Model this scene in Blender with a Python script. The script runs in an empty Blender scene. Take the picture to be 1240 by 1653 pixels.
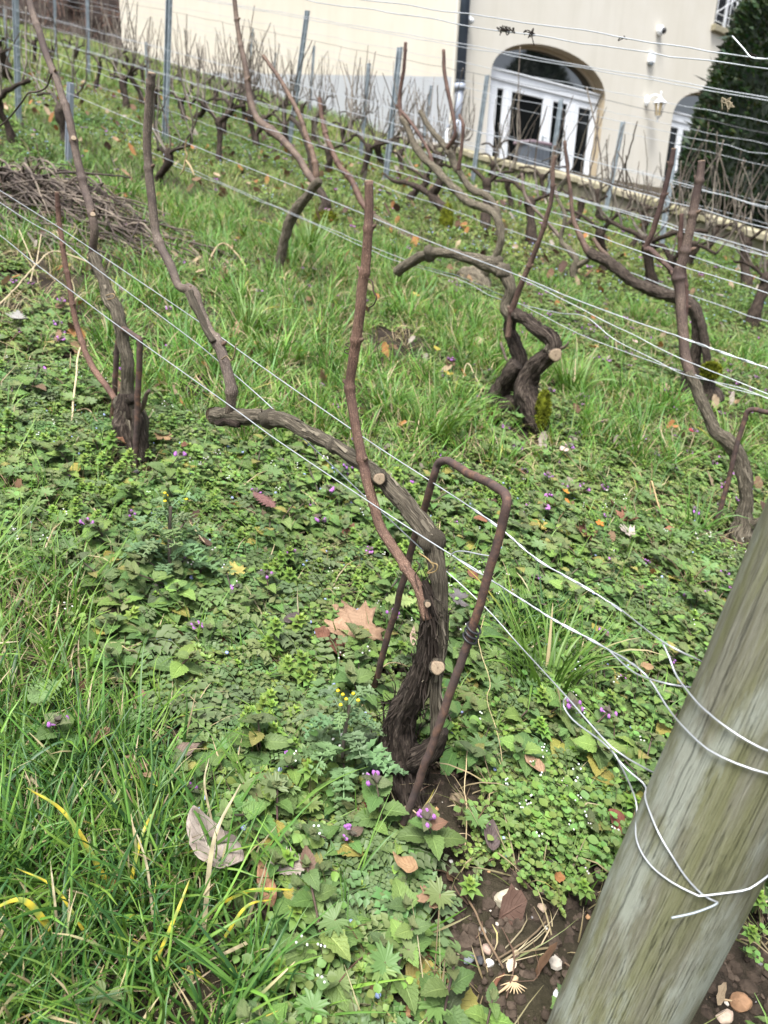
import bpy, math, random
import numpy as np
from mathutils import Matrix, Vector

# ------------------------------------------------------------------ camera
F, CX, CY = 1200.0, 620.0, 826.5            # pinhole of the 1240 x 1653 frame
U = np.array([150., 3550., -1200.]); U /= np.linalg.norm(U)   # world up seen from the camera (x right, y up, z forward)
YF = np.array([0, 0, 1.]) - U[2] * U; YF /= np.linalg.norm(YF)
XR = np.cross(U, YF)
R = np.array([XR, YF, U])                    # camera -> world rotation
_d1 = np.array([-1424., 1026.5, 1200.])
_d2 = np.array([950 - CX, CY - (-200 + .234 * 1754), 1200.])
NC = np.cross(_d1, _d2); NC /= np.linalg.norm(NC)             # hillside normal
CAMH = 1.0 / float(NC @ U)
CAM = np.array([0, 0, CAMH])
NW = R @ NC
GX, GY = -NW[0] / NW[2], -NW[1] / NW[2]      # slope of the hillside
ROW = R @ (_d1 / np.linalg.norm(_d1))        # direction of the vine rows, uphill
UP = np.array([0, 0, 1.])
RN = np.cross(ROW, UP); RN /= np.linalg.norm(RN)   # across the rows (points away from camera side or toward)

scene = bpy.context.scene
cam_d = bpy.data.cameras.new('camera'); cam = bpy.data.objects.new('camera', cam_d)
scene.collection.objects.link(cam)
m = Matrix.Identity(4)
for i in range(3):
    m[i][0] = R[i][0]; m[i][1] = R[i][1]; m[i][2] = -R[i][2]; m[i][3] = CAM[i]
cam.matrix_world = m
cam_d.sensor_fit = 'HORIZONTAL'; cam_d.sensor_width = 36; cam_d.lens = 36 * F / 1240
cam_d.clip_start = .02; cam_d.clip_end = 500
cam_d.dof.use_dof = True; cam_d.dof.focus_distance = 1.18; cam_d.dof.aperture_fstop = 8.5
scene.camera = cam

# ------------------------------------------------------------------ light
SUN_EL, SUN_AZ = math.radians(66), math.radians(200)     # azimuth clockwise from +Y
w = bpy.data.worlds.new('World'); scene.world = w; w.use_nodes = True
nt = w.node_tree; nt.nodes.clear()
sky = nt.nodes.new('ShaderNodeTexSky'); sky.sky_type = 'NISHITA'; sky.sun_disc = False
sky.sun_elevation = SUN_EL; sky.sun_rotation = SUN_AZ; sky.dust_density = 3; sky.air_density = 1.0
hs = nt.nodes.new('ShaderNodeHueSaturation'); hs.inputs['Saturation'].default_value = .42
bg = nt.nodes.new('ShaderNodeBackground'); bg.inputs['Strength'].default_value = .11
wo = nt.nodes.new('ShaderNodeOutputWorld')
nt.links.new(sky.outputs[0], hs.inputs['Color']); nt.links.new(hs.outputs[0], bg.inputs[0]); nt.links.new(bg.outputs[0], wo.inputs[0])
sl = bpy.data.lights.new('sun', 'SUN'); sl.energy = 2.8; sl.angle = math.radians(26); sl.color = (1, .985, .955)
so = bpy.data.objects.new('sun', sl); scene.collection.objects.link(so)
sd = Vector((math.sin(SUN_AZ) * math.cos(SUN_EL), math.cos(SUN_AZ) * math.cos(SUN_EL), math.sin(SUN_EL)))
so.rotation_euler = sd.to_track_quat('Z', 'Y').to_euler()
scene.view_settings.view_transform = 'Standard'; scene.view_settings.look = 'None'
scene.view_settings.exposure = 1.5; scene.view_settings.gamma = 1
scene.cycles.max_bounces = 6; scene.cycles.diffuse_bounces = 3; scene.cycles.transparent_max_bounces = 6
scene.cycles.use_denoising = True

# ------------------------------------------------------------------ geometry of the place
def ray(px, py):
    return R @ np.array([(px - CX) / F, (CY - py) / F, 1.0])
def G(px, py):                                # point of the hillside
    d = ray(px, py); t = -CAMH / (NW @ d) * NW[2]
    return CAM + d * t
def D(px, py, z):                             # point at optical depth z
    return CAM + ray(px, py) * z
def depth(p):
    return float((np.asarray(p) - CAM) @ R[:, 2])
def proj(p):
    q = (np.asarray(p) - CAM) @ R
    return CX + F * q[..., 0] / q[..., 2], CY - F * q[..., 1] / q[..., 2], q[..., 2]
def onplane(px, py, p0, n):
    d = ray(px, py); t = ((np.asarray(p0) - CAM) @ n) / (d @ n)
    return CAM + d * t
def ground_z(x, y):
    return GX * x + GY * y
A_W = G(722, 245); B_W = G(198, 85)                         # foot of the long cream wall
C1, C2 = G(711, 253), G(1240, 420)                          # foot of the low retaining wall
cdir = (C2 - C1)[:2]; cdir /= np.linalg.norm(cdir); cnor = np.array([-cdir[1], cdir[0]])
def terrain(x, y):
    """the hillside; behind the low retaining wall it becomes a level-ish terrace"""
    z = GX * x + GY * y
    s = (x - C1[0]) * cnor[0] + (y - C1[1]) * cnor[1] - .15
    sl_ = GX * cnor[0] + GY * cnor[1]
    return np.where(s > 0, z - sl_ * s, z)

# ------------------------------------------------------------------ noise
def _h(ix, iy, iz, seed):
    n = (ix * 374761393 + iy * 668265263 + iz * 2147483647 + seed * 1274126177) & 0xffffffff
    n = ((n ^ (n >> 13)) * 1274126177) & 0xffffffff
    n = n ^ (n >> 16)
    return (n & 0xffff) / 65535.0
def vnoise(p, seed=0):
    p = np.asarray(p, float); i = np.floor(p).astype(np.int64); f = p - i; f = f * f * (3 - 2 * f)
    out = 0
    for dx in (0, 1):
        for dy in (0, 1):
            for dz in (0, 1):
                wgt = (f[..., 0] if dx else 1 - f[..., 0]) * (f[..., 1] if dy else 1 - f[..., 1]) * (f[..., 2] if dz else 1 - f[..., 2])
                out = out + wgt * _h(i[..., 0] + dx, i[..., 1] + dy, i[..., 2] + dz, seed)
    return out * 2 - 1
def fbm(p, seed=0, o=3):
    p = np.asarray(p, float); a, s, t = 1., 0., 0.
    for k in range(o):
        s = s + a * vnoise(p * 2 ** k, seed + k); t += a; a *= .5
    return s / t

# ------------------------------------------------------------------ mesh helpers
class M:
    """collects quads with uv and colour, becomes ONE mesh"""
    def __init__(s): s.v, s.f, s.u, s.c, s.mi, s.n = [], [], [], [], [], 0
    def add(s, v, f, u=None, c=None, mi=0):
        v = np.asarray(v, np.float32 if len(v) > 5000 else float).reshape(-1, 3); f = np.asarray(f, np.int32).reshape(-1, 4)
        s.v.append(v); s.f.append(f + s.n); s.n += len(v)
        s.u.append(np.zeros((len(v), 2), np.float32) if u is None else np.asarray(u, np.float32))
        if c is None: c = (1, 1, 1)
        c = np.asarray(c, np.float32)
        s.c.append(np.broadcast_to(c, (len(v), 3)))
        s.mi.append(np.full(len(f), mi, np.int8))
        return s
    def data(s):
        return np.concatenate(s.v), np.concatenate(s.f), np.concatenate(s.u), np.concatenate(s.c)
def build(name, mb, mat, parent=None, smooth=True, origin=None):
    v, f, u, c = mb.data() if isinstance(mb, M) else mb
    mi = np.concatenate(mb.mi) if isinstance(mb, M) else None
    me = bpy.data.meshes.new(name)
    if origin is not None: org = np.array(origin, float)
    elif parent is not None:
        org = np.zeros(3); q = parent
        while q is not None: org = org + np.array(q.location); q = q.parent
    else: org = v.mean(0)
    tri = (f[:, 2] == f[:, 3])
    cnt = np.where(tri, 3, 4); start = np.concatenate([[0], np.cumsum(cnt)[:-1]])
    mask = np.ones(f.shape, bool); mask[:, 3] = ~tri
    li = f[mask]
    me.vertices.add(len(v)); me.vertices.foreach_set('co', (v - org).astype(np.float32).ravel())
    me.loops.add(len(li)); me.loops.foreach_set('vertex_index', li.astype(np.int32))
    me.polygons.add(len(f)); me.polygons.foreach_set('loop_start', start.astype(np.int32))
    me.polygons.foreach_set('loop_total', cnt.astype(np.int32))
    me.polygons.foreach_set('use_smooth', np.full(len(f), bool(smooth)))
    if mi is not None and mi.max() > 0: me.polygons.foreach_set('material_index', mi.astype(np.int32))
    uvl = me.uv_layers.new(name='UVMap'); uvl.data.foreach_set('uv', u[li].astype(np.float32).ravel())
    ca = me.color_attributes.new('tint', 'FLOAT_COLOR', 'POINT')
    ca.data.foreach_set('color', np.concatenate([c, np.ones((len(c), 1))], 1).astype(np.float32).ravel())
    me.update(); me.validate()
    for mm in (mat if isinstance(mat, (list, tuple)) else [mat]): me.materials.append(mm)
    o = bpy.data.objects.new(name, me); scene.collection.objects.link(o)
    if parent is not None:
        o.parent = parent
    else:
        o.location = org
    return o
def thing(name, label, cat, loc, group=None):
    o = bpy.data.objects.new(name, None); scene.collection.objects.link(o)
    o.empty_display_size = .05; o.location = tuple(float(q) for q in loc)
    return tag(o, label, cat, group)
def tag(o, label=None, cat=None, group=None, kind=None):
    if label: o['label'] = label
    if cat: o['category'] = cat
    if group: o['group'] = group
    if kind: o['kind'] = kind
    return o
def nrm(a):
    a = np.asarray(a, float); return a / (np.linalg.norm(a, axis=-1, keepdims=True) + 1e-12)

def spline(P, n):
    """Catmull-Rom through rows of P (any columns), n samples"""
    P = np.asarray(P, float)
    if len(P) < 3:
        t = np.linspace(0, 1, n)[:, None]; return P[0] * (1 - t) + P[-1] * t
    Q = np.vstack([2 * P[0] - P[1], P, 2 * P[-1] - P[-2]])
    seg = np.linalg.norm(np.diff(P[:, :3], axis=0), axis=1) + 1e-9
    cs = np.concatenate([[0], np.cumsum(seg)]); t = np.linspace(0, cs[-1], n)
    k = np.clip(np.searchsorted(cs, t, side='right') - 1, 0, len(P) - 2)
    f = ((t - cs[k]) / seg[k])[:, None]
    p0, p1, p2, p3 = Q[k], Q[k + 1], Q[k + 2], Q[k + 3]
    return .5 * (2 * p1 + (p2 - p0) * f + (2 * p0 - 5 * p1 + 4 * p2 - p3) * f ** 2 + (3 * p1 - p0 - 3 * p2 + p3) * f ** 3)

def tube(mb, P, n=30, K=10, ridge=0., rough=0., twist=0., seed=0, nodes=None, cap=True, c=(1, 1, 1), square=0, mi=0, rk=5, rj=0.):
    """P rows: x y z r"""
    S = spline(P, n); C, r = S[:, :3].copy(), np.maximum(S[:, 3], 1e-5)
    T = nrm(np.gradient(C, axis=0))
    a = np.array([1., 0, 0]) if abs(T[0][0]) < .8 else np.array([0, 1., 0])
    N = [nrm(np.cross(T[0], a))]
    for i in range(1, n):
        q = N[-1] - T[i] * (N[-1] @ T[i]); N.append(nrm(q))
    N = np.array(N); B = np.cross(T, N)
    L = np.concatenate([[0], np.cumsum(np.linalg.norm(np.diff(C, axis=0), axis=1))])
    if rj:
        C = C + (fbm(np.stack([L * 25, L * 0 + seed, L * 0], 1), seed + 3)[:, None] * N + fbm(np.stack([L * 25, L * 0 + seed, L * 0 + 9], 1), seed + 4)[:, None] * B) * rj
    if nodes is not None:
        for q in nodes: r = r * (1 + .26 * np.exp(-((L - q) / (r * .55)) ** 2))
    ang = np.linspace(0, 2 * np.pi, K, endpoint=False)
    AA = ang[None, :] + (twist * L)[:, None]
    rr = np.repeat(r[:, None], K, 1)
    if square: rr = rr * (1 + square * np.abs(np.cos(2 * ang)))[None]
    if ridge:
        rid = np.cos(AA * rk + 1.5 * fbm(np.stack([AA * 0 + L[:, None] * 12, AA * 0, AA * 0 + seed], -1), seed)) * .5 + .5 * np.cos(AA * (2 * rk + 1) + seed)
        rr = rr * (1 + ridge * rid)
    if rough:
        fr = .35 / max(float(r.mean()), 1e-4)
        q = np.stack([np.cos(ang)[None] * r[:, None] * 1.0 + 0 * AA, np.sin(ang)[None] * r[:, None] + 0 * AA, L[:, None] * .45 + 0 * AA], -1) * fr * 2.2
        rr = rr * (1 + rough * fbm(q + seed * 7.3, seed, 3))
    V = C[:, None] + (np.cos(ang)[None, :, None] * N[:, None] + np.sin(ang)[None, :, None] * B[:, None]) * rr[..., None]
    UV = np.stack([np.repeat((ang / (2 * np.pi))[None], n, 0), np.repeat(L[:, None], K, 1)], -1)
    V = V.reshape(-1, 3); UV = UV.reshape(-1, 2)
    i, k = np.meshgrid(np.arange(n - 1), np.arange(K), indexing='ij'); k2 = (k + 1) % K
    Fq = np.stack([i * K + k, i * K + k2, (i + 1) * K + k2, (i + 1) * K + k], -1).reshape(-1, 4)
    if cap:
        V = np.vstack([V, C[0], C[-1]]); UV = np.vstack([UV, [0, 0], [0, L[-1]]])
        kk = np.arange(K); k3 = (kk + 1) % K; nb = n * K
        Fa = np.stack([k3, kk, kk * 0 + nb, kk * 0 + nb], 1)
        Fb = np.stack([(n - 1) * K + kk, (n - 1) * K + k3, kk * 0 + nb + 1, kk * 0 + nb + 1], 1)
        Fq = np.vstack([Fq, Fa, Fb])
    mb.add(V, Fq, UV, c, mi)
    return C, T, N, B, r, L
def box(mb, o, a, b, c_, c=(1, 1, 1), mi=0):
    """parallelepiped at corner o with edge vectors a, b, c_"""
    o, a, b, c_ = (np.asarray(q, float) for q in (o, a, b, c_))
    v = [o, o + a, o + a + b, o + b, o + c_, o + a + c_, o + a + b + c_, o + b + c_]
    f = [[0, 3, 2, 1], [4, 5, 6, 7], [0, 1, 5, 4], [1, 2, 6, 5], [2, 3, 7, 6], [3, 0, 4, 7]]
    mb.add(v, f, [[q @ nrm(a), q @ nrm(c_)] for q in v], c, mi)
def bbox(mb, o, a, b, c_, bev=.1, c=(1, 1, 1), mi=0):
    """bevelled box: a b c_ full edge vectors from corner o; bev metres"""
    a, b, c_ = (np.asarray(q, float) for q in (a, b, c_)); o = np.asarray(o, float) + (a + b + c_) / 2
    A, Bv, Cv = nrm(a), nrm(b), nrm(c_); h = [np.linalg.norm(a) / 2, np.linalg.norm(b) / 2, np.linalg.norm(c_) / 2]
    v = []; idx = {}
    for sx in (-1, 1):
        for sy in (-1, 1):
            for sz in (-1, 1):
                for ax in range(3):
                    q = [sx * (h[0] - bev * (ax != 0)), sy * (h[1] - bev * (ax != 1)), sz * (h[2] - bev * (ax != 2))]
                    idx[(sx, sy, sz, ax)] = len(v); v.append(o + A * q[0] + Bv * q[1] + Cv * q[2])
    f = []
    for ax in range(3):
        o1, o2 = [k for k in range(3) if k != ax]
        for s in (-1, 1):
            q = []
            for (p, r_) in ((-1, -1), (1, -1), (1, 1), (-1, 1)):
                k = [0, 0, 0]; k[ax] = s; k[o1] = p; k[o2] = r_; q.append(idx[(*k, ax)])
            f.append(q)
        for p in (-1, 1):
            for r_ in (-1, 1):
                k1 = [0, 0, 0]; k1[ax] = -1; k1[o1] = p; k1[o2] = r_; k2 = list(k1); k2[ax] = 1
                f.append([idx[(*k1, o1)], idx[(*k2, o1)], idx[(*k2, o2)], idx[(*k1, o2)]])
    for k in [(a_, b_, c2) for a_ in (-1, 1) for b_ in (-1, 1) for c2 in (-1, 1)]:
        q = [idx[(*k, 0)], idx[(*k, 1)], idx[(*k, 2)]]; f.append(q + [q[-1]])
    mb.add(v, f, [[p @ A, p @ Cv] for p in v], c, mi)
def blob(mb, c0, rx, ry, rz, n=10, K=14, rough=.15, seed=0, axes=None, c=(1, 1, 1), mi=0, fr=1.5):
    th = np.linspace(0, np.pi, n); ph = np.linspace(0, 2 * np.pi, K, endpoint=False)
    d = np.stack([np.sin(th)[:, None] * np.cos(ph), np.sin(th)[:, None] * np.sin(ph), np.cos(th)[:, None] + 0 * ph], -1).reshape(-1, 3)
    s = 1 + rough * fbm(d * fr + seed * 3.1, seed)
    v = d * np.array([rx, ry, rz]) * s[:, None]
    if axes is not None: v = v @ np.asarray(axes)
    i, k = np.meshgrid(np.arange(n - 1), np.arange(K), indexing='ij'); k2 = (k + 1) % K
    f = np.stack([i * K + k, (i + 1) * K + k, (i + 1) * K + k2, i * K + k2], -1).reshape(-1, 4)
    mb.add(v + np.asarray(c0), f, d[:, :2], c, mi)

# ------------------------------------------------------------------ materials
class N_:
    def __init__(s, name):
        s.m = bpy.data.materials.new(name); s.m.use_nodes = True; s.t = s.m.node_tree
        s.b = s.t.nodes['Principled BSDF']; s.out = s.t.nodes['Material Output']
    def n(s, typ, **k):
        q = s.t.nodes.new('ShaderNode' + typ)
        for a, b in k.items():
            if a in q.inputs: s.put(q.inputs[a], b)
            elif hasattr(q, a): setattr(q, a, b)
            else: s.put(q.inputs[a.replace('_', ' ')], b)
        return q
    def put(s, i, v):
        if isinstance(v, bpy.types.NodeSocket): s.t.links.new(v, i)
        elif isinstance(v, bpy.types.Node): s.t.links.new(v.outputs[0], i)
        else:
            if isinstance(v, tuple) and len(v) == 3 and len(i.default_value) == 4: v = (*v, 1)
            i.default_value = v
    def co(s, kind='Object', scale=(1, 1, 1), rot=(0, 0, 0)):
        tc = s.n('TexCoord'); mp = s.n('Mapping'); s.t.links.new(tc.outputs[kind], mp.inputs[0])
        mp.inputs['Scale'].default_value = scale; mp.inputs['Rotation'].default_value = rot; return mp
    def noise(s, vec, sc=5., det=4., rough=.55, dist=0.):
        q = s.n('TexNoise'); s.put(q.inputs['Vector'], vec)
        for a, b in (('Scale', sc), ('Detail', det), ('Roughness', rough), ('Distortion', dist)): s.put(q.inputs[a], b)
        return q.outputs[0]
    def ramp(s, fac, *st):
        q = s.n('ValToRGB'); s.put(q.inputs[0], fac); e = q.color_ramp.elements
        while len(e) < len(st): e.new(.5)
        for el, (p, c) in zip(e, st): el.position = p; el.color = (*c, 1) if isinstance(c, tuple) else (c, c, c, 1)
        return q.outputs[0]
    def mix(s, f, a, b, mode='MIX'):
        q = s.n('Mix', data_type='RGBA', blend_type=mode)
        s.put(q.inputs[0], f); s.put(q.inputs[6], a); s.put(q.inputs[7], b); return q.outputs[2]
    def math(s, op, a, b=0.):
        q = s.n('Math', operation=op); s.put(q.inputs[0], a); s.put(q.inputs[1], b); return q.outputs[0]
    def bump(s, h, st=.5, dist=.01, nrm_=None):
        q = s.n('Bump'); s.put(q.inputs['Height'], h); q.inputs['Strength'].default_value = st; q.inputs['Distance'].default_value = dist
        if nrm_ is not None: s.put(q.inputs['Normal'], nrm_)
        return q.outputs[0]
    def tint(s):
        return s.n('Attribute', attribute_name='tint').outputs[0]
    def set(s, **k):
        for a, b in k.items(): s.put(s.b.inputs[a.replace('_', ' ')], b)
        return s.m

def bark_mat(name, c0, c1, c2, fs=1., bumpd=.006, st=.9, spec=.2):
    n = N_(name)
    tc = n.n('TexCoord'); sp = n.n('SeparateXYZ'); n.put(sp.inputs[0], tc.outputs['UV'])
    # wrap the angle onto a circle so that fibres meet at the seam
    a = n.math('MULTIPLY', sp.outputs[0], 6.28318); cs = n.math('COSINE', a); sn = n.math('SINE', a)
    cb = n.n('CombineXYZ'); n.put(cb.inputs[0], n.math('MULTIPLY', cs, 2.2 * fs)); n.put(cb.inputs[1], n.math('MULTIPLY', sn, 2.2 * fs)); n.put(cb.inputs[2], n.math('MULTIPLY', sp.outputs[1], 14.))
    f1 = n.noise(cb, 2.6, 7, .72, .3)
    cb2 = n.n('CombineXYZ'); n.put(cb2.inputs[0], n.math('MULTIPLY', cs, 6. * fs)); n.put(cb2.inputs[1], n.math('MULTIPLY', sn, 6. * fs)); n.put(cb2.inputs[2], n.math('MULTIPLY', sp.outputs[1], 22.))
    f2 = n.noise(cb2, 3.0, 5, .65, .2)
    col = n.ramp(f1, (.34, c0), (.5, c1), (.66, c2))
    col = n.mix(n.ramp(f2, (.38, .55), (.6, 0.)), col, tuple(q * .35 for q in c0))
    col = n.mix(1., col, n.tint(), 'MULTIPLY')
    h = n.mix(.5, f1, f2)
    return n.set(Base_Color=col, Roughness=.85, Normal=n.bump(h, st, bumpd), Specular_IOR_Level=spec)
MT = {}
MT['trunk'] = bark_mat('old_vine_bark', (.012, .009, .007), (.062, .046, .036), (.21, .170, .135), 1.3, .012, 1.)
MT['arm'] = bark_mat('grey_vine_bark', (.026, .021, .015), (.155, .130, .095), (.36, .315, .235), 1.5, .009, 1.)
MT['dark'] = bark_mat('dark_vine_bark', (.018, .013, .010), (.05, .036, .028), (.12, .09, .07), 1.0, .008, 1.)
def cane_mat():
    n = N_('cane_bark')
    tc = n.n('TexCoord'); sp = n.n('SeparateXYZ'); n.put(sp.inputs[0], tc.outputs['UV'])
    a = n.math('MULTIPLY', sp.outputs[0], 6.28318); cs = n.math('COSINE', a); sn = n.math('SINE', a)
    cb = n.n('CombineXYZ'); n.put(cb.inputs[0], n.math('MULTIPLY', cs, 2.)); n.put(cb.inputs[1], n.math('MULTIPLY', sn, 2.)); n.put(cb.inputs[2], n.math('MULTIPLY', sp.outputs[1], 26.))
    f1 = n.noise(cb, 3., 6, .7)
    cb2 = n.n('CombineXYZ'); n.put(cb2.inputs[0], cs); n.put(cb2.inputs[1], sn); n.put(cb2.inputs[2], n.math('MULTIPLY', sp.outputs[1], 60.))
    sp_ = n.noise(cb2, 6., 3, .6)
    col = n.mix(n.ramp(f1, (.35, 0.), (.66, 1.)), (.050, .036, .029), (.175, .128, .098))
    col = n.mix(n.ramp(sp_, (.56, 0.), (.66, .8)), col, (.36, .29, .23))
    col = n.mix(n.ramp(n.noise(n.co('Object'), 14, 4), (.35, .8), (.6, 0.)), col, (.05, .033, .030))
    col = n.mix(1., col, n.tint(), 'MULTIPLY')
    return n.set(Base_Color=col, Roughness=.6, Normal=n.bump(n.mix(.5, f1, sp_), 1., .003), Specular_IOR_Level=.3)
MT['cane'] = cane_mat()
def simple(name, c, rough=.6, metal=0., var=.25, sc=20, bumpd=0., spec=.4, bsc=60, usetint=False):
    n = N_(name); f = n.noise(n.co('Object'), sc, 5)
    col = n.mix(n.ramp(f, (.3, 0.), (.7, 1.)), tuple(q * (1 - var) for q in c), tuple(min(1, q * (1 + var)) for q in c))
    if usetint: col = n.mix(1., col, n.tint(), 'MULTIPLY')
    k = dict(Base_Color=col, Roughness=rough, Metallic=metal, Specular_IOR_Level=spec)
    if bumpd: k['Normal'] = n.bump(n.noise(n.co('Object'), bsc, 5), .8, bumpd)
    return n.set(**k)
MT['galv_wire'] = simple('galvanised_wire', (.42, .44, .46), .42, .55, .12, 60)
MT['galv_wire_far'] = simple('dull_galvanised_wire', (.42, .44, .47), .5, .4, .12, 30)
MT['dark_wire'] = simple('dark_wire', (.10, .10, .11), .5, .4)
MT['galv_post'] = simple('galvanised_post', (.30, .345, .375), .5, .35, .22, 14, .001)
MT['moss'] = simple('moss', (.14, .16, .015), .95, 0, .8, 40, .006, .1, 220, True)
MT['straw'] = simple('straw', (.38, .31, .205), .75, 0, .25, 30, usetint=True)
MT['black'] = simple('black_rubber', (.02, .02, .022), .45)
MT['cut'] = None
def cut_mat():
    n = N_('cut_wood')
    tc = n.n('TexCoord'); sp = n.n('SeparateXYZ'); n.put(sp.inputs[0], tc.outputs['UV'])
    f = n.noise(tc.outputs['UV'], 9, 5, .7); r = n.math('ADD', n.math('MULTIPLY', sp.outputs[0], sp.outputs[0]), n.math('MULTIPLY', sp.outputs[1], sp.outputs[1]))
    g = n.n('TexGradient', gradient_type='RADIAL'); n.put(g.inputs[0], tc.outputs['UV'])
    w = n.n('TexNoise'); n.put(w.inputs['Vector'], g.outputs[0]); w.inputs['Scale'].default_value = 40; w.inputs['Detail'].default_value = 3
    col = n.mix(n.ramp(f, (.35, 0.), (.65, 1.)), (.17, .12, .075), (.36, .28, .19))
    col = n.mix(n.ramp(w.outputs[0], (.55, 0.), (.66, .8)), col, (.07, .045, .03))
    col = n.mix(n.ramp(r, (.0, .8), (.03, 0.), (.75, 0.), (.95, .85)), col, (.09, .055, .035))
    return n.set(Base_Color=col, Roughness=.8, Normal=n.bump(w.outputs[0], .6, .001))
MT['cut'] = cut_mat()
def rust():
    n = N_('rusty_iron'); f = n.noise(n.co('Object'), 45, 6, .7); g = n.noise(n.co('Object'), 9, 4)
    col = n.ramp(f, (.32, (.035, .026, .026)), (.5, (.085, .052, .042)), (.68, (.20, .105, .065)))
    col = n.mix(n.ramp(g, (.42, 0.), (.62, .6)), col, (.085, .065, .062))
    return n.set(Base_Color=col, Roughness=.8, Metallic=.15, Normal=n.bump(f, .9, .0015), Specular_IOR_Level=.3)
MT['rust'] = rust()
# ------------------------------------------------------------------ ground
def soil_mat():
    n = N_('soil'); v = n.co('Object')
    a = n.noise(v, 9, 8, .7); b = n.noise(v, 70, 6, .7); c = n.noise(v, 1.6, 4)
    col = n.ramp(a, (.3, (.022, .016, .012)), (.5, (.045, .034, .026)), (.72, (.095, .073, .056)))
    col = n.mix(n.ramp(b, (.3, .7), (.6, 0.)), col, (.022, .016, .012))
    # thin film of moss and dead grass farther up the slope
    col = n.mix(n.ramp(c, (.4, 0.), (.62, .35)), col, (.06, .06, .025))
    h = n.mix(.5, a, b)
    return n.set(Base_Color=col, Roughness=.95, Normal=n.bump(h, 1., .03), Specular_IOR_Level=.15)
def far_turf_mat():
    pass
MT['soil'] = soil_mat()
def make_ground():
    nx, ny = 460, 520
    tx = np.linspace(-1, 1, nx); b = 6.2; a = 60 / math.sinh(b)
    X = a * np.sinh(b * tx) * 1.0
    ty = np.linspace(-.55, 1, ny); Y = .95 + a * np.sinh(b * ty) * 1.3
    XX, YY = np.meshgrid(X, Y)
    Z = terrain(XX, YY)
    P = np.stack([XX, YY, XX * 0], -1)
    lod = np.clip(1.6 - np.hypot(XX, YY - 1) * .35, .25, 1)
    Z = Z + fbm(P * 2.2, 5) * .018 + (np.abs(fbm(P * 16, 9, 3)) * .022 + fbm(P * 45, 12, 2) * .006) * lod - .012
    # a little mound of bare earth round the foot of the first vine
    i, j = np.meshgrid(np.arange(ny - 1), np.arange(nx - 1), indexing='ij')
    f = np.stack([i * nx + j, i * nx + j + 1, (i + 1) * nx + j + 1, (i + 1) * nx + j], -1).reshape(-1, 4)
    mb = M().add(np.stack([XX, YY, Z], -1).reshape(-1, 3), f)
    o = build('ground', mb, MT['soil'], origin=(0, 0, 0)); tag(o, kind='structure'); return o
make_ground()

# ------------------------------------------------------------------ house
def stucco(name, c, stain=.5, low=None):
    n = N_(name); v = n.co('Object')
    a = n.noise(v, .55, 6, .6); b = n.noise(n.co('Object', (3, 3, .35)), 1.4, 6, .6); g = n.noise(v, 60, 4)
    col = n.mix(n.ramp(a, (.38, 0.), (.66, stain)), c, tuple(q * f for q, f in zip(c, (.86, .84, .78))))
    col = n.mix(n.ramp(b, (.48, 0.), (.72, stain * .6)), col, tuple(q * f for q, f in zip(c, (.80, .80, .76))))
    return n.set(Base_Color=col, Roughness=.9, Normal=n.bump(g, .25, .004), Specular_IOR_Level=.2)
MT['stucco'] = stucco('cream_render', (.61, .56, .475))
MT['stucco2'] = stucco('pale_cream_render', (.66, .625, .55))
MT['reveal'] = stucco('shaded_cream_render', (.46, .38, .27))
MT['band'] = stucco('grey_painted_render', (.42, .435, .455), .6)
MT['white'] = simple('white_paint', (.80, .82, .84), .35, 0, .04, 4)
MT['slate'] = simple('blue_grey_zinc', (.10, .125, .17), .5, .2, .2, 3)
MT['pipe'] = simple('pale_grey_pipe', (.33, .36, .42), .5, .1, .15, 4)
MT['glass'] = (lambda n: n.set(Base_Color=(.008, .009, .009), Roughness=.06, Specular_IOR_Level=.5, IOR=1.22))(N_('dark_window_glass'))
MT['fan'] = (lambda n: n.set(Base_Color=(.012, .014, .014), Roughness=.03, Specular_IOR_Level=.8, IOR=1.8))(N_('fanlight_glass'))
MT['dark_in'] = simple('dark_interior', (.02, .02, .02), .8)
def stone_mat():
    n = N_('weathered_stone'); v = n.co('Object')
    a = n.noise(v, 1.7, 7, .65); b = n.noise(v, 9, 6, .7); c = n.noise(n.co('Object', (1, 1, .2)), 4, 5)
    col = n.ramp(b, (.3, (.13, .115, .09)), (.5, (.22, .195, .15)), (.7, (.34, .30, .23)))
    col = n.mix(n.ramp(a, (.4, 0.), (.65, .8)), col, (.13, .135, .06))
    col = n.mix(n.ramp(c, (.5, 0.), (.7, .6)), col, (.10, .085, .065))
    return n.set(Base_Color=col, Roughness=.92, Normal=n.bump(b, .8, .03))
MT['stone'] = stone_mat()
def coping_mat():
    n = N_('coping_stone'); v = n.co('Object')
    a = n.noise(v, 2.2, 6, .65); b = n.noise(v, 11, 6, .7)
    col = n.ramp(b, (.3, (.26, .23, .16)), (.52, (.34, .30, .22)), (.7, (.45, .40, .31)))
    col = n.mix(n.ramp(a, (.40, .0), (.6, .85)), col, (.19, .175, .09))
    return n.set(Base_Color=col, Roughness=.9, Normal=n.bump(b, .6, .01))
MT['coping'] = coping_mat()

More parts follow.
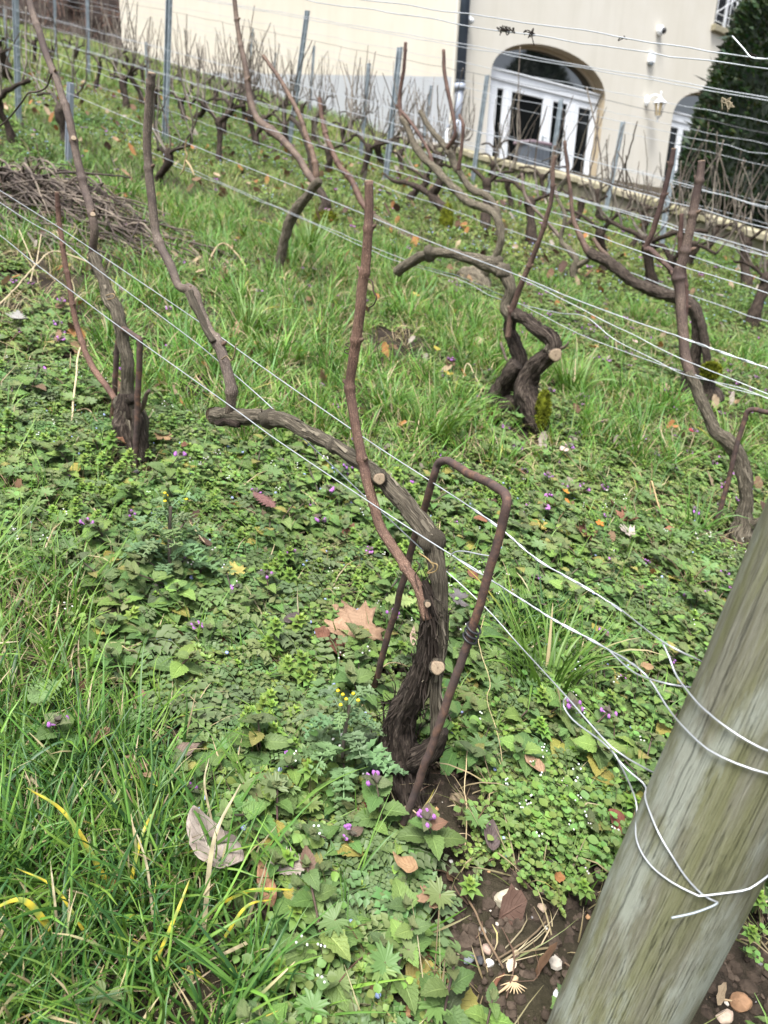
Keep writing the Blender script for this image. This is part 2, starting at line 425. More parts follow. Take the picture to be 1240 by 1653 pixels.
ZW = A_W[2]
d1h = (B_W - A_W); d1h[2] = 0; L1 = np.linalg.norm(d1h); d1h /= L1          # along the long wall, to the left
n1 = nrm(np.cross(d1h, UP)); n1 = n1 if n1 @ (CAM - A_W) > 0 else -n1           # toward the viewer
h2 = R @ np.array([1648., 337., 1200.]); h2[2] = 0; h2 = nrm(h2)              # along the door wall, to the right
n2 = nrm(np.cross(h2, UP)); n2 = n2 if n2 @ (CAM - A_W) > 0 else -n2
def W1(px, py, off=0.): return onplane(px, py, A_W + n1 * off, n1)
def W2(px, py, off=0.): return onplane(px, py, A_W + n2 * off, n2)
def ab(p): q = p - A_W; return float(q @ h2), float(q[2])
def P2(a, b, off=0.): return A_W + h2 * a + UP * b + n2 * off

house = thing('house', 'cream rendered house with arched glazed doors above the vineyard', 'house', A_W)
# long wall left of the corner: cream above a grey painted band, cream again at the foot
mb = M(); NA = 60
tl, tb = -3.5, 9.0
bandL, bandR = W1(240, 116), W1(720, 123.5); qa, qb = (bandL - A_W), (bandR - A_W)
def band_top(a): # a along d1h
    a0, a1 = qb @ d1h, qa @ d1h; return qb[2] + (qa[2] - qb[2]) * (a - a0) / (a1 - a0)
c1_, c2_ = W1(560, 203), W1(712, 232)
def band_bot(a):
    a0, a1 = (c2_ - A_W) @ d1h, (c1_ - A_W) @ d1h; b0, b1 = c2_[2] - A_W[2], c1_[2] - A_W[2]
    return b0 + (b1 - b0) * (a - a0) / (a1 - a0)
for i in range(NA):
    a0, a1 = L1 * i / NA, L1 * (i + 1) / NA
    if i == NA - 1: a1 = L1
    for k, mi in ((0, 0), (1, 1), (2, 0)):
        z0 = [(-3.5, -3.5), (band_bot(a0), band_bot(a1)), (max(band_top(a0), band_bot(a0)), max(band_top(a1), band_bot(a1)))][k]
        z1 = [(band_bot(a0), band_bot(a1)), (max(band_top(a0), band_bot(a0)), max(band_top(a1), band_bot(a1))), (tb, tb)][k]
        pts = [A_W + d1h * a0 + UP * z0[0], A_W + d1h * a1 + UP * z0[1], A_W + d1h * a1 + UP * z1[1], A_W + d1h * a0 + UP * z1[0]]
        mb.add(pts, [[0, 1, 2, 3]], mi=mi)
pe = A_W + d1h * L1                                           # end return of the long wall and its back
for p, q in ((pe, pe - n1 * 6),): mb.add([p - UP * 3.5, q - UP * 3.5, q + UP * tb, p + UP * tb], [[0, 1, 2, 3]])
build('wall', mb, [MT['stucco'], MT['band']], house, smooth=False)
MT['beige_trim'] = MT['stucco2']
mb = M(); box(mb, P2(.0, -2, .003) , h2 * .19, n2 * .06, UP * 11)
build('corner_pilaster', mb, MT['stucco2'], house, smooth=False)
mb = M(); a0 = ab(W2(732, 140))[0]
px0 = P2(a0 + .04, 0, .16)
zt = ab(W2(732, 138))[1]
tube(mb, [[*(px0 + UP * zt), .10], [*(px0 + UP * 9), .10]], 3, 14)
build('downpipe', mb, MT['slate'], house)
mb = M(); zb = ab(W2(728, 205))[1]
tube(mb, [[*(px0 + UP * (zt + .02)), .115], [*(px0 + UP * (zt - .10)), .115]], 3, 14)
tube(mb, [[*(px0 + UP * zt), .085], [*(px0 + UP * zb), .085]], 3, 14)
tube(mb, [[*(px0 + UP * (zb + .1)), .09], [*(px0 + UP * zb - h2 * .02 + n2 * .05), .09], [*(px0 + UP * (zb - .22) - h2 * .25 + n2 * .25), .09]], 8, 12)
build('downpipe_shoe', mb, MT['pipe'], house)

# door wall with openings -------------------------------------------------
REV = .30
aL, zS = ab(W2(792.5, 121)); aR = ab(W2(977, 160))[0]; zA = ab(W2(879, 71))[1]; zS2 = ab(W2(977, 160))[1]; zS = (zS + zS2) / 2
aL2 = ab(W2(1086, 187))[0]; zS_2 = ab(W2(1086, 187))[1]; aR2 = aL2 + (aR - aL); zA_2 = zS_2 + (zA - zS)
wl, wsill = ab(W2(1152, 41)); wr = ab(W2(1208, 30))[0]; wsill = ab(W2(1152, 40))[1]
zbot = -4.0; AEND = 26.0
def arch(a, l, r, zs, za):
    t = (a - (l + r) / 2) / ((r - l) / 2); t = max(-1, min(1, t)); return zs + (za - zs) * math.sqrt(max(0, 1 - t * t)) ** .92
cols = sorted(set([0, AEND, aL, aR, aL2, aR2, wl, wr] + [aL + (aR - aL) * (1 - math.cos(math.pi * i / 28)) / 2 for i in range(29)] + [aL2 + (aR2 - aL2) * (1 - math.cos(math.pi * i / 28)) / 2 for i in range(29)] + [i * 1.3 for i in range(20)]))
mb = M()
wtop = wsill + 1.55
for a0, a1 in zip(cols[:-1], cols[1:]):
    mid = (a0 + a1) / 2; sp = []
    if aL < mid < aR: lo = [(arch(a0, aL, aR, zS, zA), arch(a1, aL, aR, zS, zA))]
    elif aL2 < mid < aR2: lo = [(arch(a0, aL2, aR2, zS_2, zA_2), arch(a1, aL2, aR2, zS_2, zA_2))]
    else: lo = [(zbot, zbot)]
    if wl < mid < wr: sp = [(lo[0], (wsill, wsill)), ((wtop, wtop), (tb, tb))]
    else: sp = [(lo[0], (tb, tb))]
    for (l0, l1), (t0, t1) in sp:
        mb.add([P2(a0, l0), P2(a1, l1), P2(a1, t1), P2(a0, t0)], [[0, 1, 2, 3]])
build('wall', mb, MT['stucco2'], house, smooth=False)
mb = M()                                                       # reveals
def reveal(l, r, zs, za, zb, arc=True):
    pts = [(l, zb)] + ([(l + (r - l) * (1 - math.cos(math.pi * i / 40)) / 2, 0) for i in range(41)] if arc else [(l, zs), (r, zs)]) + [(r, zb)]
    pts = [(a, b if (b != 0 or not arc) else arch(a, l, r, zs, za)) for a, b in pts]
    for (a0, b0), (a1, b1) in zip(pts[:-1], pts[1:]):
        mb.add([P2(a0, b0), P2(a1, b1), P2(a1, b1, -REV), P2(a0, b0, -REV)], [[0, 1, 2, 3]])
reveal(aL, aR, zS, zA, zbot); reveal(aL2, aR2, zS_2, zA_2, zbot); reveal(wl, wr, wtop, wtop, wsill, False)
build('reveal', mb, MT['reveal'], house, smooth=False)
def arched_door(l, r, zs, za, zfloor, xs, dark):
    """glazed doors below a half-round light. xs: fractions of the width of glass panes"""
    o = -REV + .06; w_ = r - l
    fr = M(); t = .06
    pane = M()
    # fanlight
    K = 36; ring = []
    tr = .16                                                # transom height
    for s_, dz in ((0, 0), (.06, .06)):
        ring.append([P2(l + s_ + (w_ - 2 * s_) * (1 - math.cos(math.pi * i / K)) / 2, max(zs + tr * (1 if dz else 0), arch(l + w_ * (1 - math.cos(math.pi * i / K)) / 2, l, r, zs, za) - dz), o) for i in range(K + 1)])
    fro = M()
    A0, A1 = ring
    for i in range(K):
        fro.add([A0[i], A0[i + 1], A1[i + 1], A1[i]], [[0, 1, 2, 3]])
        fro.add([A1[i], A1[i + 1], A1[i + 1] - n2 * .05, A1[i] - n2 * .05], [[0, 1, 2, 3]])
    f1 = build('fanlight_frame', fro, MT['reveal'], house, smooth=False)
    c0 = P2((l + r) / 2, zs + tr, o - .05)
    g = M()
    for i in range(K):
        a_, b_ = A1[i] - n2 * .05, A1[i + 1] - n2 * .05
        g.add([a_, b_, b_ * [1, 1, 0] + [0, 0, P2(0, zs + tr)[2]], a_ * [1, 1, 0] + [0, 0, P2(0, zs + tr)[2]]], [[0, 1, 2, 3]])
    gl = build('fanlight', g, MT['fan'], house, smooth=False)
    # transom and posts
    bbox(fr, P2(l, zs - .06, o - .05), h2 * w_, UP * .19, n2 * .12, .012)
    bbox(fr, P2(l, zs + .13, o - .05), h2 * w_, UP * .04, n2 * .16, .008)
    ftop = zs - .06
    pts = [l] + [q for (x0, x1) in xs for q in (l + w_ * x0, l + w_ * x1)] + [r]
    for i in range(0, len(pts), 2):
        wd = pts[i + 1] - pts[i]
        bbox(fr, P2(pts[i], zfloor, o - .04), h2 * wd, UP * (ftop - zfloor), n2 * .08, .012)
        if .15 < wd: bbox(fr, P2(pts[i] + wd * .5 - .012, zfloor, o + .04), h2 * .024, UP * (ftop - zfloor - .1), n2 * .02, .004)
    bbox(fr, P2(l + .02, ftop - .15, o - .035), h2 * (w_ - .04), UP * .149, n2 * .07, .01)
    bbox(fr, P2(l + .02, zfloor, o - .035), h2 * (w_ - .04), UP * .18, n2 * .07, .01)
    dr = build('glazed_door', fr, MT['white'], house, smooth=False)
    for (x0, x1) in xs:
        p_ = M(); box(p_, P2(l + w_ * x0 + .001, zfloor + .18, o - .02), h2 * (w_ * (x1 - x0) - .002), UP * (ftop - .151 - zfloor - .18), n2 * .015)
        build('pane', p_, MT['glass'], dr, smooth=False)
    hb = M(); xh = l + w_ * (xs[1][1] + .012); bbox(hb, P2(xh, zfloor + 1.05, o + .04), h2 * .03, UP * .12, n2 * .04, .008)
    bbox(hb, P2(xh, zfloor + 1.12, o + .07), h2 * .12, UP * .02, n2 * .02, .006); build('door_handle', hb, MT['galv_post'], dr, smooth=False)
def fx(px, l, r, py=205): # fraction across the opening of a pixel column, on the recessed plane
    a = ab(W2(px, py, -REV + .06))[0]; return (a - l) / (r - l)
xs = [(fx(797, aL, aR), fx(807, aL, aR)), (fx(821, aL, aR), fx(872, aL, aR)), (fx(888, aL, aR), fx(911, aL, aR)), (fx(930, aL, aR), fx(950, aL, aR))]
zf = zS - 2.15
arched_door(aL, aR, zS, zA, zf, xs, True)
xs2 = [(.05, .17), (.23, .47), (.53, .77), (.83, .95)]
arched_door(aL2, aR2, zS_2, zA_2, zS_2 - 2.15, xs2, False)
# upper window: frame, panes, scrolled iron grille, stone sill
wf = M(); o = -.20
ww = wr - wl
for a, b, da, db in ((0, 0, .07, 1.55), (ww - .07, 0, .07, 1.55), (.07, 0, ww - .14, .07), (.07, 1.48, ww - .14, .07), (ww / 2 - .05, .07, .10, 1.41)):
    bbox(wf, P2(wl + a, wsill + b, o - .05), h2 * da, UP * db, n2 * .07, .008)
win = build('window', wf, MT['white'], house, smooth=False)
for a in (.071, ww / 2 + .051):
    p_ = M(); box(p_, P2(wl + a, wsill + .071, o - .03), h2 * (ww / 2 - .122), UP * 1.40, n2 * .012); build('pane', p_, (lambda: MT['glass'])(), win, smooth=False)
sb = M(); bbox(sb, P2(wl - .10, wsill - .16, -.15), h2 * (ww + .2), UP * .155, n2 * .27, .015); build('sill', sb, MT['coping'], win, smooth=False)
gb = M(); go = .02
def bar(pts, r=.011): tube(gb, [[*P2(wl + a, wsill + b, go), r] for a, b in pts], max(2, len(pts) * 4), 6)
for b in (.10, .28, 1.2, 1.38): bar([(0.005, b), (ww - .005, b)])
for a in (.03, ww / 2 - .16, ww / 2 + .16, ww - .03): bar([(a, .02), (a, 1.5)], .009)
bar([(.03, .30), (ww - .03, 1.18)]); bar([(.03, 1.18), (ww - .03, .30)])
bar([(ww / 2 + .13 * math.cos(t), .74 + .22 * math.sin(t)) for t in np.linspace(0, 2 * math.pi, 18)])
for sx in (.3, .7): bar([(ww * sx + .07 * math.cos(t), .74 + .10 * math.sin(t)) for t in np.linspace(0, 2 * math.pi, 14)], .008)
build('grille', gb, MT['white'], win)
# dark room behind the openings
mb = M(); box(mb, P2(.3, zbot, -REV - .9), h2 * 24, n2 * .5, UP * 12)
build('inner_wall', mb, MT['dark_in'], house, smooth=False)
mb = M(); box(mb, A_W + UP * tb - h2 * .0 + n2 * .3, h2 * AEND, -n2 * 5, UP * .3); box(mb, A_W + UP * tb + n1 * .3, d1h * L1, -n1 * 5, UP * .3)
build('eaves', mb, MT['slate'], house, smooth=False)

# things fixed on the wall --------------------------------------------------
def lantern():
    p = W2(1052, 168); a, b = ab(W2(1043, 163)); k = .0135
    t = thing('wall_lantern', 'white coach lantern on the cream wall between the two arched doors', 'wall lamp', P2(a, b, 0))
    mb = M(); blob(mb, P2(a, b, .03), .07, .07, .13, 8, 12, 0); build('wall_plate', mb, MT['white'], t)
    mb = M(); tube(mb, [[*P2(a, b + .05, .05), .018], [*P2(a + .08, b + .13, .16), .018], [*P2(a + .17, b + .10, .28), .018], [*P2(a + .18, b + .04, .30), .018]], 14, 8)
    build('bracket', mb, MT['white'], t)
    x0 = P2(a + .18, b, .30)
    mb = M(); tube(mb, [[*(x0 + UP * .12), .012], [*(x0 + UP * .07), .03], [*(x0 + UP * .05), .05], [*(x0 - UP * .05), .17], [*(x0 - UP * .07), .175]], 16, 6); 
    tube(mb, [[*(x0 + UP * .11), .012], [*(x0 + UP * .2), .02], [*(x0 + UP * .22), .004]], 8, 8); build('lamp_cap', mb, MT['white'], t)
    mb = M(); tube(mb, [[*(x0 - UP * .07), .135], [*(x0 - UP * .36), .075]], 4, 6); build('lamp_glass', mb, simple('amber_lamp_glass', (.48, .38, .22), .25, 0, .1, 8), t, smooth=False)
    mb = M(); tube(mb, [[*(x0 - UP * .36), .085], [*(x0 - UP * .39), .05], [*(x0 - UP * .46), .02], [*(x0 - UP * .5), .02]], 10, 8)
    for q in range(6):
        an = q * math.pi / 3; d = np.array([math.cos(an), math.sin(an), 0]); tube(mb, [[*(x0 - UP * .07 + d * .137), .01], [*(x0 - UP * .36 + d * .078), .01]], 2, 5)
    build('lamp_frame', mb, MT['white'], t)
lantern()
def dome(px, py, label, lens=True, r=.11):
    a, b = ab(W2(px, py)); t = thing('security_camera', label, 'security camera', P2(a, b, 0))
    mb = M(); tube(mb, [[*P2(a, b, 0), r * .8], [*P2(a, b, .04), r], [*P2(a, b, .10), r], [*P2(a, b, .13), r * .75]], 12, 18); build('camera_base', mb, MT['white'], t)
    mb = M(); c = P2(a + .03, b - .01, .13); blob(mb, c, r * .68, r * .68, r * .68, 10, 14, 0); build('lens', mb, MT['black'] if lens else MT['white'], t)
dome(1063, 50, 'round white security camera with a dark lens above the alarm box')
dome(752, 34, 'small round white fitting on the wall right beside the dark downpipe', False, .09)
a, b = ab(W2(1044, 101)); t = thing('alarm_box', 'boxy white alarm sounder on the cream wall above the lantern', 'alarm box', P2(a, b, 0))
mb = M(); bbox(mb, P2(a, b, .001), h2 * .23, UP * .24, n2 * .10, .02); build('housing', mb, MT['white'], t, smooth=False)
mb = M(); bbox(mb, P2(a + .03, b - .04, .012), h2 * .17, UP * .045, n2 * .07, .01); build('base_cap', mb, MT['galv_post'], t, smooth=False)

# storage box by the door
gp = W2(868, 262, .9); a, b = ab(W2(840, 262, .9)); 
t = thing('storage_box', 'grey slatted garden storage box with a pinkish lid before the arched door', 'storage box', P2(a, b - .1, .9))
mb = M(); z0 = ab(W2(840, 232, .9))[1]; wbx = ab(W2(873, 250, .9))[0] - a
bbox(mb, P2(a, zf - .3, .7), h2 * wbx, n2 * .45, UP * (z0 - zf + .3), .02)
for i in range(5): bbox(mb, P2(a + .05 + i * wbx / 5.2, zf - .25, 1.15), h2 * (wbx / 6.5), n2 * .02, UP * (z0 - zf + .18), .006)
build('body', mb, simple('grey_plastic', (.10, .115, .135), .5, 0, .1, 6), t, smooth=False)
mb = M(); bbox(mb, P2(a - .04, z0, .66), h2 * (wbx + .08), n2 * .53, UP * .07, .02); build('lid', mb, simple('dusty_pink_lid', (.20, .15, .17), .5, 0, .15, 5), t, smooth=False)

# low retaining wall with coping --------------------------------------------
rw = thing('retaining_wall', 'low mossy stone retaining wall with a pale coping below the house', 'wall', C1)
cd3 = np.array([cdir[0], cdir[1], 0]); cn3 = np.array([cnor[0], cnor[1], 0])
def coping_z(s):                                              # along the wall from C1
    pts = [(720, 234), (783, 250), (950, 289), (1064, 325), (1105, 336), (1240, 377)]
    if not hasattr(coping_z, 't'):
        coping_z.t = []
        for q in pts:
            p = onplane(q[0], q[1], C1, cn3); coping_z.t.append(((p - C1) @ cd3, p[2]))
    return float(np.interp(s, [q[0] for q in coping_z.t], [q[1] for q in coping_z.t])) + (-.06 * max(0, s - coping_z.t[-1][0]) if s > coping_z.t[-1][0] else 0)
SEND = 16.0
mb = M(); ns = 46; rng = random.Random(4)
ss = np.linspace(-1.2, SEND, ns)
rows = 9
grid = []
for s in ss:
    zt_ = coping_z(s) - .10; p = C1 + cd3 * s; g = float(terrain(p[0], p[1])) - .6
    grid.append([(*(p[:2] - cnor * 0), g + (zt_ - g) * k / rows) for k in range(rows + 1)])
gr = np.array(grid); dsp = fbm(gr * 3.1, 3) * .06; gr[..., :2] += dsp[..., None] * cnor
i, k = np.meshgrid(np.arange(ns - 1), np.arange(rows), indexing='ij'); w_ = rows + 1
mb.add(gr.reshape(-1, 3), np.stack([i * w_ + k, (i + 1) * w_ + k, (i + 1) * w_ + k + 1, i * w_ + k + 1], -1).reshape(-1, 4))
for s0, s1 in ((-1.2, SEND),):
    p = C1 + cd3 * s0; q = C1 + cd3 * s1
build('masonry', mb, MT['stone'], rw)
mb = M()
s = -1.2
while s < SEND:
    l = .42 + rng.random() * .2; z0, z1 = coping_z(s), coping_z(s + l); dz = rng.uniform(-.012, .012)
    p = C1 + cd3 * s - cn3 * .07; v = cd3 * (l - .012) + UP * (z1 - z0)
    bbox(mb, [p[0], p[1], z0 - .105 + dz], v, cn3 * .40, UP * .105, .018)
    s += l
build('coping', mb, MT['coping'], rw, smooth=False)

# ------------------------------------------------------------------ dark bank and hedge at the end of the rows
MT['twig'] = simple('dead_twigs', (.11, .075, .062), .9, 0, .4, 6, usetint=True)
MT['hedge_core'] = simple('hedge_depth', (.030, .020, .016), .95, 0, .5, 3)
rng = np.random.default_rng(3)
def hedge():
    zc = 30.0
    c = [D(-330, 60, zc), D(212, 66, zc)]
    t = thing('hedge', 'dark brown leafless hedge and bank behind the far end of the vine rows', 'hedge', (c[0] + c[1]) / 2)
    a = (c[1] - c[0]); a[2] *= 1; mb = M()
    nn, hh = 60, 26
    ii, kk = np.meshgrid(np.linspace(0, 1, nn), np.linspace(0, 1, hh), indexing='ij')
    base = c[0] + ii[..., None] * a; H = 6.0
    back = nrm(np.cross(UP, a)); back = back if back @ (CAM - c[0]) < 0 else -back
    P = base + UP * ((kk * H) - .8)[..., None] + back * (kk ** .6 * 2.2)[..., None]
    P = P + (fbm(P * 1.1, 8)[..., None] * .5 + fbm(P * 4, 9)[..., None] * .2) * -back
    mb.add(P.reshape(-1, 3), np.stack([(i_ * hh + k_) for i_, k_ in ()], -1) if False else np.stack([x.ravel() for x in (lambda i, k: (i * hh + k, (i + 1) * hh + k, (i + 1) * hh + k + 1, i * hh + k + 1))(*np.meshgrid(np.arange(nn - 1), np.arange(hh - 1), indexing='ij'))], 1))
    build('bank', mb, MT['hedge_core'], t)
    tw = M()
    for q in range(420):
        u, v = rng.random(), rng.random() ** 1.3; p = c[0] + a * u + UP * (v * 4.5 - .3) + back * (v ** .6 * 2.0 - .5)
        d = nrm(np.array([rng.normal(), rng.normal() * .5, rng.normal() * .8 + .7])); L = rng.uniform(.5, 1.5); e = p + d * L + rng.normal(size=3) * .15
        cc = np.array([1.1, .95, .85]) * rng.uniform(.5, 1.5)
        tube(tw, [[*p, .022], [*((p + e) / 2 + rng.normal(size=3) * .08), .014], [*e, .005]], 6, 4, cap=False, c=cc)
    build('twigs', tw, MT['twig'], t)
hedge()

# ------------------------------------------------------------------ clipped conifer
def leafmat(name, trans=.25, rough=.5, vein=False, sat=1.):
    n = N_(name); col = n.tint()
    nz = n.noise(n.co('Object'), 90, 3)
    col = n.mix(n.ramp(nz, (.3, .3), (.7, 0.)), col, n.mix(1., col, (.7, .75, .6), 'MULTIPLY'))
    k = dict(Roughness=rough, Specular_IOR_Level=.32)
    if vein:
        tc = n.n('TexCoord'); sp = n.n('SeparateXYZ'); n.put(sp.inputs[0], tc.outputs['UV'])
        u = n.math('ABSOLUTE', sp.outputs[0]); w_ = n.math('SUBTRACT', n.math('MULTIPLY', sp.outputs[1], 7.), n.math('MULTIPLY', u, 2.6))
        s = n.math('ABSOLUTE', n.math('SUBTRACT', n.math('FRACT', w_), .5))
        side = n.ramp(s, (.0, 1.), (.10, 0.)); mid = n.ramp(u, (.03, 1.), (.10, 0.))
        ve = n.math('MAXIMUM', side, mid)
        col = n.mix(n.math('MULTIPLY', ve, .5), col, n.mix(1., col, (2.0, 1.85, 2.0), 'MULTIPLY'))
        wr = n.noise(tc.outputs['UV'], 14, 3)
        k['Normal'] = n.bump(n.math('SUBTRACT', n.math('MULTIPLY', wr, .8), ve), .7, .0015)
    n.set(Base_Color=col, **k)
    if trans:
        tr = n.n('BsdfTranslucent'); n.put(tr.inputs[0], n.mix(1., col, (1.3, 1.5, .5), 'MULTIPLY'))
        mx = n.n('MixShader'); mx.inputs[0].default_value = trans; n.put(mx.inputs[1], n.b.outputs[0]); n.put(mx.inputs[2], tr.outputs[0]); n.put(n.out.inputs[0], mx.outputs[0])
    return n.m
MT['conifer'] = leafmat('conifer_needles', .1, .6)
def conifer(base, top, label, k=1., n=30000, seed=11):
    H = top[2] - base[2]
    t = thing('conifer', label, 'tree', base - UP * .5)
    mb = M(); tube(mb, [[*(base - UP * .8), .12], [*(base + UP * 1), .10], [*(base + UP * H * .9), .02]], 8, 8); build('trunk', mb, MT['dark'], t)
    rad = [(0, 1.5), (.10, 1.62), (.27, 1.52), (.46, 1.38), (.65, 1.14), (.77, .98), (.86, .74), (.93, .48), (1, .02)]
    rf = lambda s: k * np.interp(s, [q[0] for q in rad], [q[1] for q in rad])
    core = M(); ns, K = 40, 60; s = np.linspace(0, 1, ns); an = np.linspace(0, 2 * np.pi, K, endpoint=False)
    SS, AN = np.meshgrid(s, an, indexing='ij'); q = np.stack([np.cos(AN) * 2, np.sin(AN) * 2, SS * 6], -1)
    rr = rf(SS) * (.86 + .10 * fbm(q * 1.3, 4)) 
    V = np.stack([base[0] + np.cos(AN) * rr, base[1] + np.sin(AN) * rr, base[2] + SS * H], -1)
    i, j = np.meshgrid(np.arange(ns - 1), np.arange(K), indexing='ij'); k2 = (j + 1) % K
    core.add(V.reshape(-1, 3), np.stack([i * K + j, i * K + k2, (i + 1) * K + k2, (i + 1) * K + j], -1).reshape(-1, 4), c=(.010, .018, .008))
    r = np.random.default_rng(seed)
    s = r.random(n) ** 1.15; a = r.random(n) * 2 * np.pi
    q = np.stack([np.cos(a) * 2, np.sin(a) * 2, s * 6], -1); rad_ = rf(s) * (.86 + .10 * fbm(q * 1.3, 4)) * r.uniform(.9, 1.07, n)
    p = np.stack([base[0] + np.cos(a) * rad_, base[1] + np.sin(a) * rad_, base[2] + s * H], -1)
    d = nrm(np.stack([np.cos(a), np.sin(a), .55 + 0 * a], -1) + r.normal(size=(n, 3)) * .45)
    L = r.uniform(.06, .15, n)[:, None] * k; long_ = r.random(n) > .988; L[long_] *= 2.6
    sd_ = nrm(np.cross(d, r.normal(size=(n, 3)))) * (r.uniform(.010, .022, n)[:, None]) * k
    v = np.stack([p - sd_, p + d * L * .5 - sd_ * 1.4, p + d * L, p + d * L * .5 + sd_ * 1.4], 1).reshape(-1, 3)
    col = np.stack([r.uniform(.014, .036, n), r.uniform(.030, .058, n), r.uniform(.010, .022, n)], 1) * (.75 + .5 * (fbm(q * 2.2, 6) > .05))[:, None]
    core.add(v, np.arange(4 * n).reshape(-1, 4), c=np.repeat(col, 4, 0))
    build('crown', core, MT['conifer'], t)
conifer(D(1228, 372, 12.6), D(1242, -55, 12.6), 'dense dark green clipped conifer standing before the house at the right')
# the tree mirrored in the fanlight: it stands on the slope behind the photographer
_g = W2(862, 118, -REV); _d = nrm(_g - CAM); _r = _d - 2 * (_d @ n2) * n2; _q = _g + _r * 24
_b = np.array([_q[0], _q[1], _q[2] - 7.5]); conifer(_b, _b + UP * 8.6, 'tall dark conifer mirrored in the arched fanlight', 2.2, 9000, 12)
# ------------------------------------------------------------------ vine rows
ROWP = {1: G(650, 1270), 2: G(835, 682), 3: G(520, 352), 4: G(590, 290), 5: G(500, 218)}
def row_s(k):                                                 # picture slope of the foot of row k
    return {1: 1.0, 2: .527, 3: .41, 4: .359, 5: .331, 6: .313, 7: .301}[k]
def rowpoint(k):
    return G(620, -200 + row_s(k) * 1424)
def RP(px, py, p0, off=0.):                                   # point of the upright plane of a row
    return onplane(px, py, p0 + RN * off, RN)
def path(pts, p0, off=0.):
    """pts: (px, py, radius px[, offset]) -> x y z r"""
    out = []
    for q in pts:
        o = off + (q[3] if len(q) > 3 else 0)
        p = RP(q[0], q[1], p0, o); out.append([*p, q[2] * .9 * depth(p) / F])
    return out
def nodes_at(mb_len, step, seed):
    r = random.Random(seed); s = step * .5; o = []
    while s < mb_len: o.append(s); s += step * r.uniform(.8, 1.2)
    return o
def plen(P): P = np.asarray(P); return float(np.linalg.norm(np.diff(P[:, :3], axis=0), axis=1).sum())
def cutface(name, c, d, r, parent, mat=None):
    d = nrm(d); a = nrm(np.cross(d, UP + .01)); b = np.cross(d, a); mb = M(); K = 18; rings = [0.02, .35, .7, .93, 1.0]
    v, f, u = [], [], []
    for i, q in enumerate(rings):
        for k in range(K):
            an = 2 * math.pi * k / K; rr = q * r * (1 + .07 * math.sin(3 * an + r * 900) + .04 * math.sin(5 * an))
            v.append(c + (a * math.cos(an) + b * math.sin(an)) * rr + d * (.0015 - .003 * (i == 4))); u.append((q * math.cos(an), q * math.sin(an)))
    for i in range(len(rings) - 1):
        for k in range(K): f.append([i * K + k, i * K + (k + 1) % K, (i + 1) * K + (k + 1) % K, (i + 1) * K + k])
    mb.add(v, f, u); return build(name, mb, mat or MT['cut'], parent)
def bud(mb, p, d, s, seed=0):
    d = nrm(d); tube(mb, [[*(p - d * s * .4), s * .42], [*(p + d * s * .35), s * .55], [*(p + d * s * .9), s * .38], [*(p + d * s * 1.35), s * .08]], 8, 8, rough=.25, seed=seed, c=(1.5, 1.35, 1.2))
def cane(parent, pts, p0, off=0., step=.075, seed=0, K=14, c=(1, 1, 1), buds=True, cut=True, mat='cane', n=None, nodepx=None):
    P = path(pts, p0, off); L = plen(P); nd = nodes_at(L, step, seed)
    if nodepx is not None:
        S = spline(P, 400); xs, ys, _ = proj(S[:, :3]); LL = np.concatenate([[0], np.cumsum(np.linalg.norm(np.diff(S[:, :3], axis=0), axis=1))])
        nd = [float(LL[np.argmin((xs - a) ** 2 + (ys - b) ** 2)]) for a, b in nodepx]
    mb = M(); n = n or max(24, int(L / .005))
    C, T, N, B, r, LL = tube(mb, P, n, K, ridge=.04, rough=.10, seed=seed, nodes=nd, c=c, rj=.0012, rk=3)
    o = build('cane', mb, MT[mat], parent)
    if buds:
        rnd = random.Random(seed + 5)
        for j, q in enumerate(nd):
            i = int(np.argmin(abs(LL - q))); s = -1 if j % 2 else 1
            side = nrm(ROW * s + UP * .5 + RN * rnd.uniform(-.4, .4)); bb = M(); bud(bb, C[i] + side * r[i] * 1.0, side + T[i] * .3 * np.sign(T[i][2]), r[i] * .62, seed + j); build('bud', bb, MT['cane'], parent)
    if cut: cutface('cut_face', C[-1], T[-1], r[-1], parent)
    return C, T, r, LL
def limb(parent, name, pts, p0, off=0., mat='trunk', n=70, K=26, ridge=.12, rough=.35, seed=0, twist=9, rj=.004, mb=None, c=(1, 1, 1), rk=5):
    own = mb is None; mb = mb or M()
    res = tube(mb, path(pts, p0, off), n, K, ridge=ridge, rough=rough, seed=seed, twist=twist, rj=rj, c=c, rk=rk)
    if own: build(name, mb, MT[mat], parent)
    return res
def shreds(mb, C, r, N, B, n, seed, L0=.03):
    """peeling strips of bark"""
    rr = np.random.default_rng(seed)
    for _ in range(n):
        i = rr.integers(2, len(C) - 3); a = rr.random() * 6.28; d = N[i] * math.cos(a) + B[i] * math.sin(a)
        t = nrm(C[i + 1] - C[i]) * rr.choice([-1, 1]); s = nrm(np.cross(t, d)); w_ = rr.uniform(.0012, .0035); L = L0 * rr.uniform(.5, 1.6); p = C[i] + d * r[i] * 1.0
        k = rr.uniform(.08, .6); q = [p, p + t * L * .4 + d * .002, p + t * L * .75 + d * L * k * .25, p + t * L + d * L * k]
        v = []
        for j, x in enumerate(q): ww = w_ * (1 - j * .25); v += [x - s * ww, x + s * ww]
        cc = rr.uniform(.35, .95)
        mb.add(v, [[0, 1, 3, 2], [2, 3, 5, 4], [4, 5, 7, 6]], c=(cc, cc, cc))
def tendril(parent, pts, p0, off, r=.0010, name='tendril', mat='cane', c=(.7, .6, .6)):
    mb = M(); P = path([(a, b, 1) for a, b in pts], p0, off); P = [[*q[:3], r] for q in P]
    tube(mb, P, len(pts) * 7, 6, c=c); return build(name, mb, MT[mat], parent)

